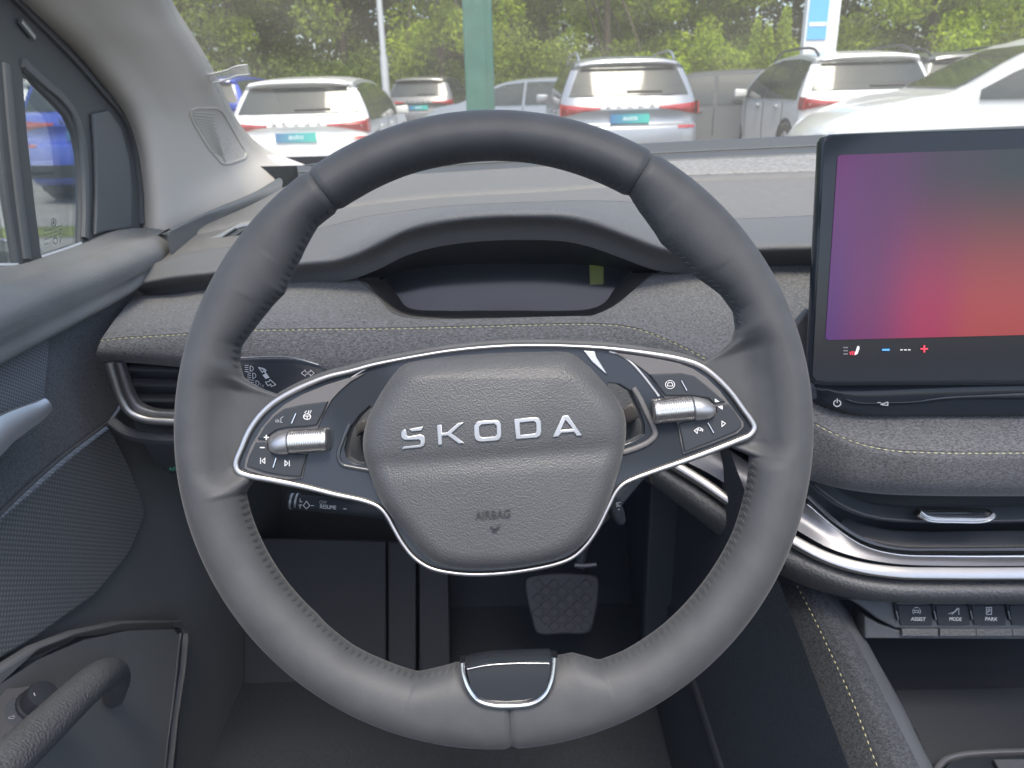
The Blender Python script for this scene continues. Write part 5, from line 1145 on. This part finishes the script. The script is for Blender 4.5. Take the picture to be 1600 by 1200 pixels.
strokes('heated_wheel_symbol', WF, [zz(zl, arc(640, 645, 30, 0, 360, 14, 24)), zz(zl, [(612,640),(668,640)]), zz(zl, [(640,645),(640,668)]), zz(zl, [(620,612),(635,598)]), zz(zl, [(648,615),(655,594)]), zz(zl, [(664,616),(674,594)])], 1.1, HI, 'icon_white', b1)
strokes('voice_symbol', WF, [zz(zl, [(440,645),(418,662),(424,682),(412,690),(432,694)]), zz(zl, [(402,672),(402,690)]), zz(zl, [(390,668),(390,694)]), zz(zl, [(378,674),(378,690)])], .9, HI, 'icon_dim', b1)
strokes('plus_symbol', WF, [zz(zl, [(283,818),(318,818)]), zz(zl, [(300,800),(300,836)])], 1.7, HI, 'icon_white', b1)
strokes('minus_symbol', WF, [zz(zl, [(250,903),(284,903)])], 1.7, HI, 'icon_white', b2)
strokes('track_back_symbol', WF, [zz(zl, [(252,990),(252,1038)]), zz(zl, [(288,990),(288,1036),(264,1014),(288,990)])], 1.0, HI, 'icon_white', b2)
strokes('track_forward_symbol', WF, [zz(zl, [(492,1012),(492,1056)]), zz(zl, [(455,1010),(455,1056),(480,1034),(455,1010)])], 1.0, HI, 'icon_white', b2)
strokes('assist_symbol', WF, [zz(zr, arc(783, 378, 38, 130, 230, 6, 34)), zz(zr, arc(783, 378, 38, -50, 50, 6, 34)), zz(zr, arc(783, 378, 38, 60, 120, 5, 34)), zz(zr, arc(783, 378, 38, 240, 300, 5, 34)), zz(zr, [(762,390),(762,376),(770,362),(797,362),(805,376),(805,390),(762,390)])], .9, HI, 'icon_white', b3)
plate('up_symbol', WF, zz(zr, [(1158,494),(1198,522),(1158,526)]), .0062, .0065, 'icon_white', b3, bevel=.0001)
plate('down_symbol', WF, zz(zr, [(1180,562),(1222,554),(1222,588)]), .0062, .0065, 'icon_white', b4, bevel=.0001)
strokes('view_symbol', WF, [zz(zr, [(985,762),(1010,742),(1010,785),(985,762)]), zz(zr, [(1018,735),(1042,742),(1040,762),(1020,756),(1018,735)]), zz(zr, [(1045,745),(1056,752),(1052,768)])], 1.0, HI, 'icon_white', b4)
strokes('play_symbol', WF, [zz(zr, [(1215,682),(1245,702),(1215,728),(1215,682)])], 1.0, HI, 'icon_white', b4)

def roller(f, p0, p1, cone, dia, parent):
    """knurled roller from p0 to p1 with a smooth bullet-shaped cap towards cone"""
    h = .0075; a, b, c = (WF.P(*f(*q), h) for q in (p0, p1, cone)); R = dia / 5.3333 * K / 2
    ax = (b - a); L = np.linalg.norm(ax); ax /= L; s = WF.N; u = np.cross(s, ax)
    k = 44; rows = 30; V = []
    prof = [(0, .0), (0.0, .80), (.03, .93), (.08, .985), (.12, 1.0)]
    for (t, r) in prof:
        for q in range(k):
            g = 2 * math.pi * q / k; V.append(a + ax * L * t + (s * math.cos(g) + u * math.sin(g)) * R * r)
    for i in range(rows):
        t = .14 + (1.0 - .14) * i / (rows - 1)
        for q in range(k):
            g = 2 * math.pi * q / k; r = R * (1.0 - .03 * ((q % 2) + (i % 2)) * .5 - (.02 if (q % 2 and i % 2) else 0)); V.append(a + ax * L * t + (s * math.cos(g) + u * math.sin(g)) * r)
    n = len(V) // k; F = gridfaces(n, k, True); F.append(tuple(range((n - 1) * k, n * k)))
    ro = mesh_obj('scroll_roller', V, [x[::-1] for x in F], 'knurl_silver', parent, auto=28)
    V = []; cx = (c - b); Lc = np.linalg.norm(cx); cx /= Lc
    for t, r in [(.04, .0), (.04, .90), (.08, .97), (.3, .95), (.5, .88), (.7, .74), (.85, .55), (.95, .33), (1, .0)]:
        for q in range(24):
            g = 2 * math.pi * q / 24; V.append(b + cx * Lc * t + (s * math.cos(g) + u * math.sin(g)) * R * r)
    mesh_obj('roller_cap', V, [x[::-1] for x in gridfaces(9, 24, True)], 'satin_silver', ro, auto=40)
roller(zl, (818, 836), (498, 856), (318, 895), 196, pl)
roller(zr, (640, 605), (962, 575), (1166, 592), 205, pr)

# bottom spoke trim
U = [(722,1036),(723,1055),(731,1078),(746,1096),(770,1104),(800,1105),(832,1101),(851,1089),(862,1068),(866,1045),(867,1028)]
sweep('bottom_trim', [WF.w(*p, .0195) for p in cr([WF.ab(x, y, .0195) for x, y in U], 70)], 9.5 * K, .012, WF.N, 'bright_chrome', wheel)
plate('bottom_inlay', WF, [(727,1043),(760,1036),(800,1034),(862,1032),(860,1055),(855,1072),(845,1090),(820,1097),(790,1099),(760,1097),(743,1088),(734,1072)], -.004, .0168, 'gloss_black', wheel, bevel=.0012)
sweep('inlay_edge', [WF.w(*p, .0180) for p in cr([WF.ab(x, y, .0180) for x, y in [(730,1046),(760,1040),(800,1037),(858,1037)]], 30)], 1.8 * K, .002, WF.N, 'bright_chrome', wheel)
0 and plate('bottom_spoke', WF, [(700,1034),(760,1028),(830,1024),(890,1020),(900,1050),(850,1090),(740,1090),(690,1060)], -.016, -.002, 'plastic_black', wheel, bevel=.002)
# hub behind the wheel
hubc = WF.w(*WF.ab(772, 700), -.03)
V = []; kk = 36
for (t, r) in [(.0, .058), (-.03, .062), (-.08, .06), (-.16, .066)]:
    for q in range(kk): g = 2 * math.pi * q / kk; V.append(WF.w(WF.ab(772, 710)[0] + math.cos(g) * r, WF.ab(772, 710)[1] + math.sin(g) * r, t - .012))
F = gridfaces(4, kk, True); F.append(tuple(range(kk))[::-1])
mesh_obj('hub_back', V, [f[::-1] for f in F], 'plastic_black', wheel)

# ------------------------------------------------------------------ stalks on the column
SF = Frame(WF.w(0, 0, -.055), RIGHT, UP)
st = thing('indicator_stalk', 'black indicator stalk with white headlamp and arrow symbols, left behind the steering wheel', 'stalk', SF.P(420, 590))
so = [(330,566),(374,562),(450,561),(478,567),(500,574),(508,584),(511,600),(505,640),(440,655),(390,650),(330,640)]
plate('lever', SF, so, -.016, .0, 'button_grey', st, bevel=.004, smooth_curve=True)
sweep('lever_edge', cr([SF.P(x, y, .0012) for x, y in [(330,561),(374,559),(450,558),(474,563),(497,570)]], 40), 2.2 * K, .003, SF.N, 'satin_chrome', st)
H = .0004
def lamp(x, y, n):
    L = [arc(x, y, 5, -90, 90, 8, 4.2) + [(x, y - 4.2)], [(x, y + 4.2), (x, y - 4.2)]]
    return L
strokes('main_beam_symbol', SF, lamp(391, 576, 4) + [[(383, 571 + i * 3.2), (388, 571 + i * 3.2)] for i in range(4)], .8, H, 'icon_white', st)
strokes('low_beam_symbol', SF, lamp(395, 587, 4) + [[(387, 582.5 + i * 3.2), (392, 583.5 + i * 3.2)] for i in range(4)], .8, H, 'icon_white', st)
strokes('flash_symbol', SF, lamp(400, 599, 4) + [[(392, 594 + i * 3.2), (397, 594 + i * 3.2)] for i in range(4)], .8, H, 'icon_white', st)
text('flash_lettering', SF, '1x', (407,605), (413,605), H, 6, 'icon_dim', st)
strokes('push_arrow', SF, [[(404,574),(410,582),(412,579),(415,583),(414,577),(416,579),(404,574)], [(404,574),(413,576)]], 1.0, H, 'icon_white', st)
plate('bar_mark', SF, [(410,586),(416,583),(421,590),(415,592)], .0, .0004, 'icon_white', st, bevel=.0001)
strokes('pull_arrow', SF, [[(415,597),(421,596),(422,593),(431,601),(424,604),(423,600),(419,603),(415,597)]], 1.0, H, 'icon_white', st)
strokes('turn_arrows', SF, [[(471,583),(477,578),(477,581),(480,581),(480,585),(477,585),(477,588),(471,583)], [(491,583),(485,578),(485,581),(482.5,581),(482.5,585),(485,585),(485,588),(491,583)]], .6, H, 'icon_white', st)
st2 = thing('cruise_stalk', 'slim black cruise control stalk lettered RESUME below the left wheel spoke', 'stalk', SF.P(500, 790))
ca = [SF.P(452,783,-.01), SF.P(480,786,-.01), SF.P(540,792,-.01), SF.P(600,798,-.012)]
tube('lever', cr(ca, 30), .0052, 'button_grey', st2, k=20)
for x in (455, 463): tube('lever_ring', [SF.P(x, 783, -.01), SF.P(x + 3, 783.4, -.01)], .0055, 'satin_silver', st2, k=20)
C2 = Frame(SF.w(0, 0, -.0042), RIGHT, UP)
text('resume_lettering', C2, 'RESUME', (500,794), (525,796), .0, 6, 'icon_white', st2)
text('off_lettering', C2, 'OFF', (499,787), (510,788), .0, 5, 'icon_dim', st2)
strokes('set_marks', C2, [[(469,779),(469,784),(472,784)], [(467,789),(472,789)], [(469,789),(469,794)], [(479,783),(484,790),(479,795),(474,790),(479,783)], [(486,790),(490,790)], [(537,795),(541,795)]], 1.0, .0, 'icon_white', st2)
st3 = thing('selector_stalk', 'dark gear selector stalk end with white marking, right behind the steering wheel', 'stalk', SF.P(963, 800))
V = []; e0 = SF.ab(965, 800)
for (t, rx, ry) in [(-.045, .0055, .0105), (-.02, .0052, .010), (-.006, .005, .0098), (-.001, .0044, .0088), (0, .0034, .007)]:
    for q in range(28): g = 2 * math.pi * q / 28; V.append(SF.w(e0[0] + math.cos(g) * rx - math.sin(g) * .003, e0[1] + math.sin(g) * ry, t))
F = gridfaces(5, 28, True); F.append(tuple(range(4 * 28, 5 * 28)))
mesh_obj('lever', V, F, 'button_grey', st3, auto=50)
strokes('park_marks', SF, [[(963,786),(969,785)], [(963,791),(969,790)], [(963,788),(966,788)], [(966,796),(968,796)]], 1.8, .0004, 'icon_dim', st3)
# pieces seen through the spoke openings
col = thing('steering_column', 'grey steering column shroud seen through the spoke openings of the steering wheel', 'column shroud', WF.w(0, 0, -.1))
CFm = Frame(WF.w(0, 0, -.05), RIGHT, UP)
plate('shroud', CFm, [(520,600),(600,590),(950,585),(1030,600),(1045,690),(1000,760),(900,850),(640,850),(560,760),(505,700)], -.12, -.02, 'plastic_dark', col, bevel=.006, smooth_curve=True)
plate('lever_stub', CFm, [(966,640),(988,628),(998,640),(1000,652),(980,664)], -.02, -.006, 'button_satin', col, bevel=.002)
plate('lever_stub', CFm, [(556,664),(566,654),(574,656),(572,672),(556,682)], -.02, -.006, 'button_satin', col, bevel=.002)
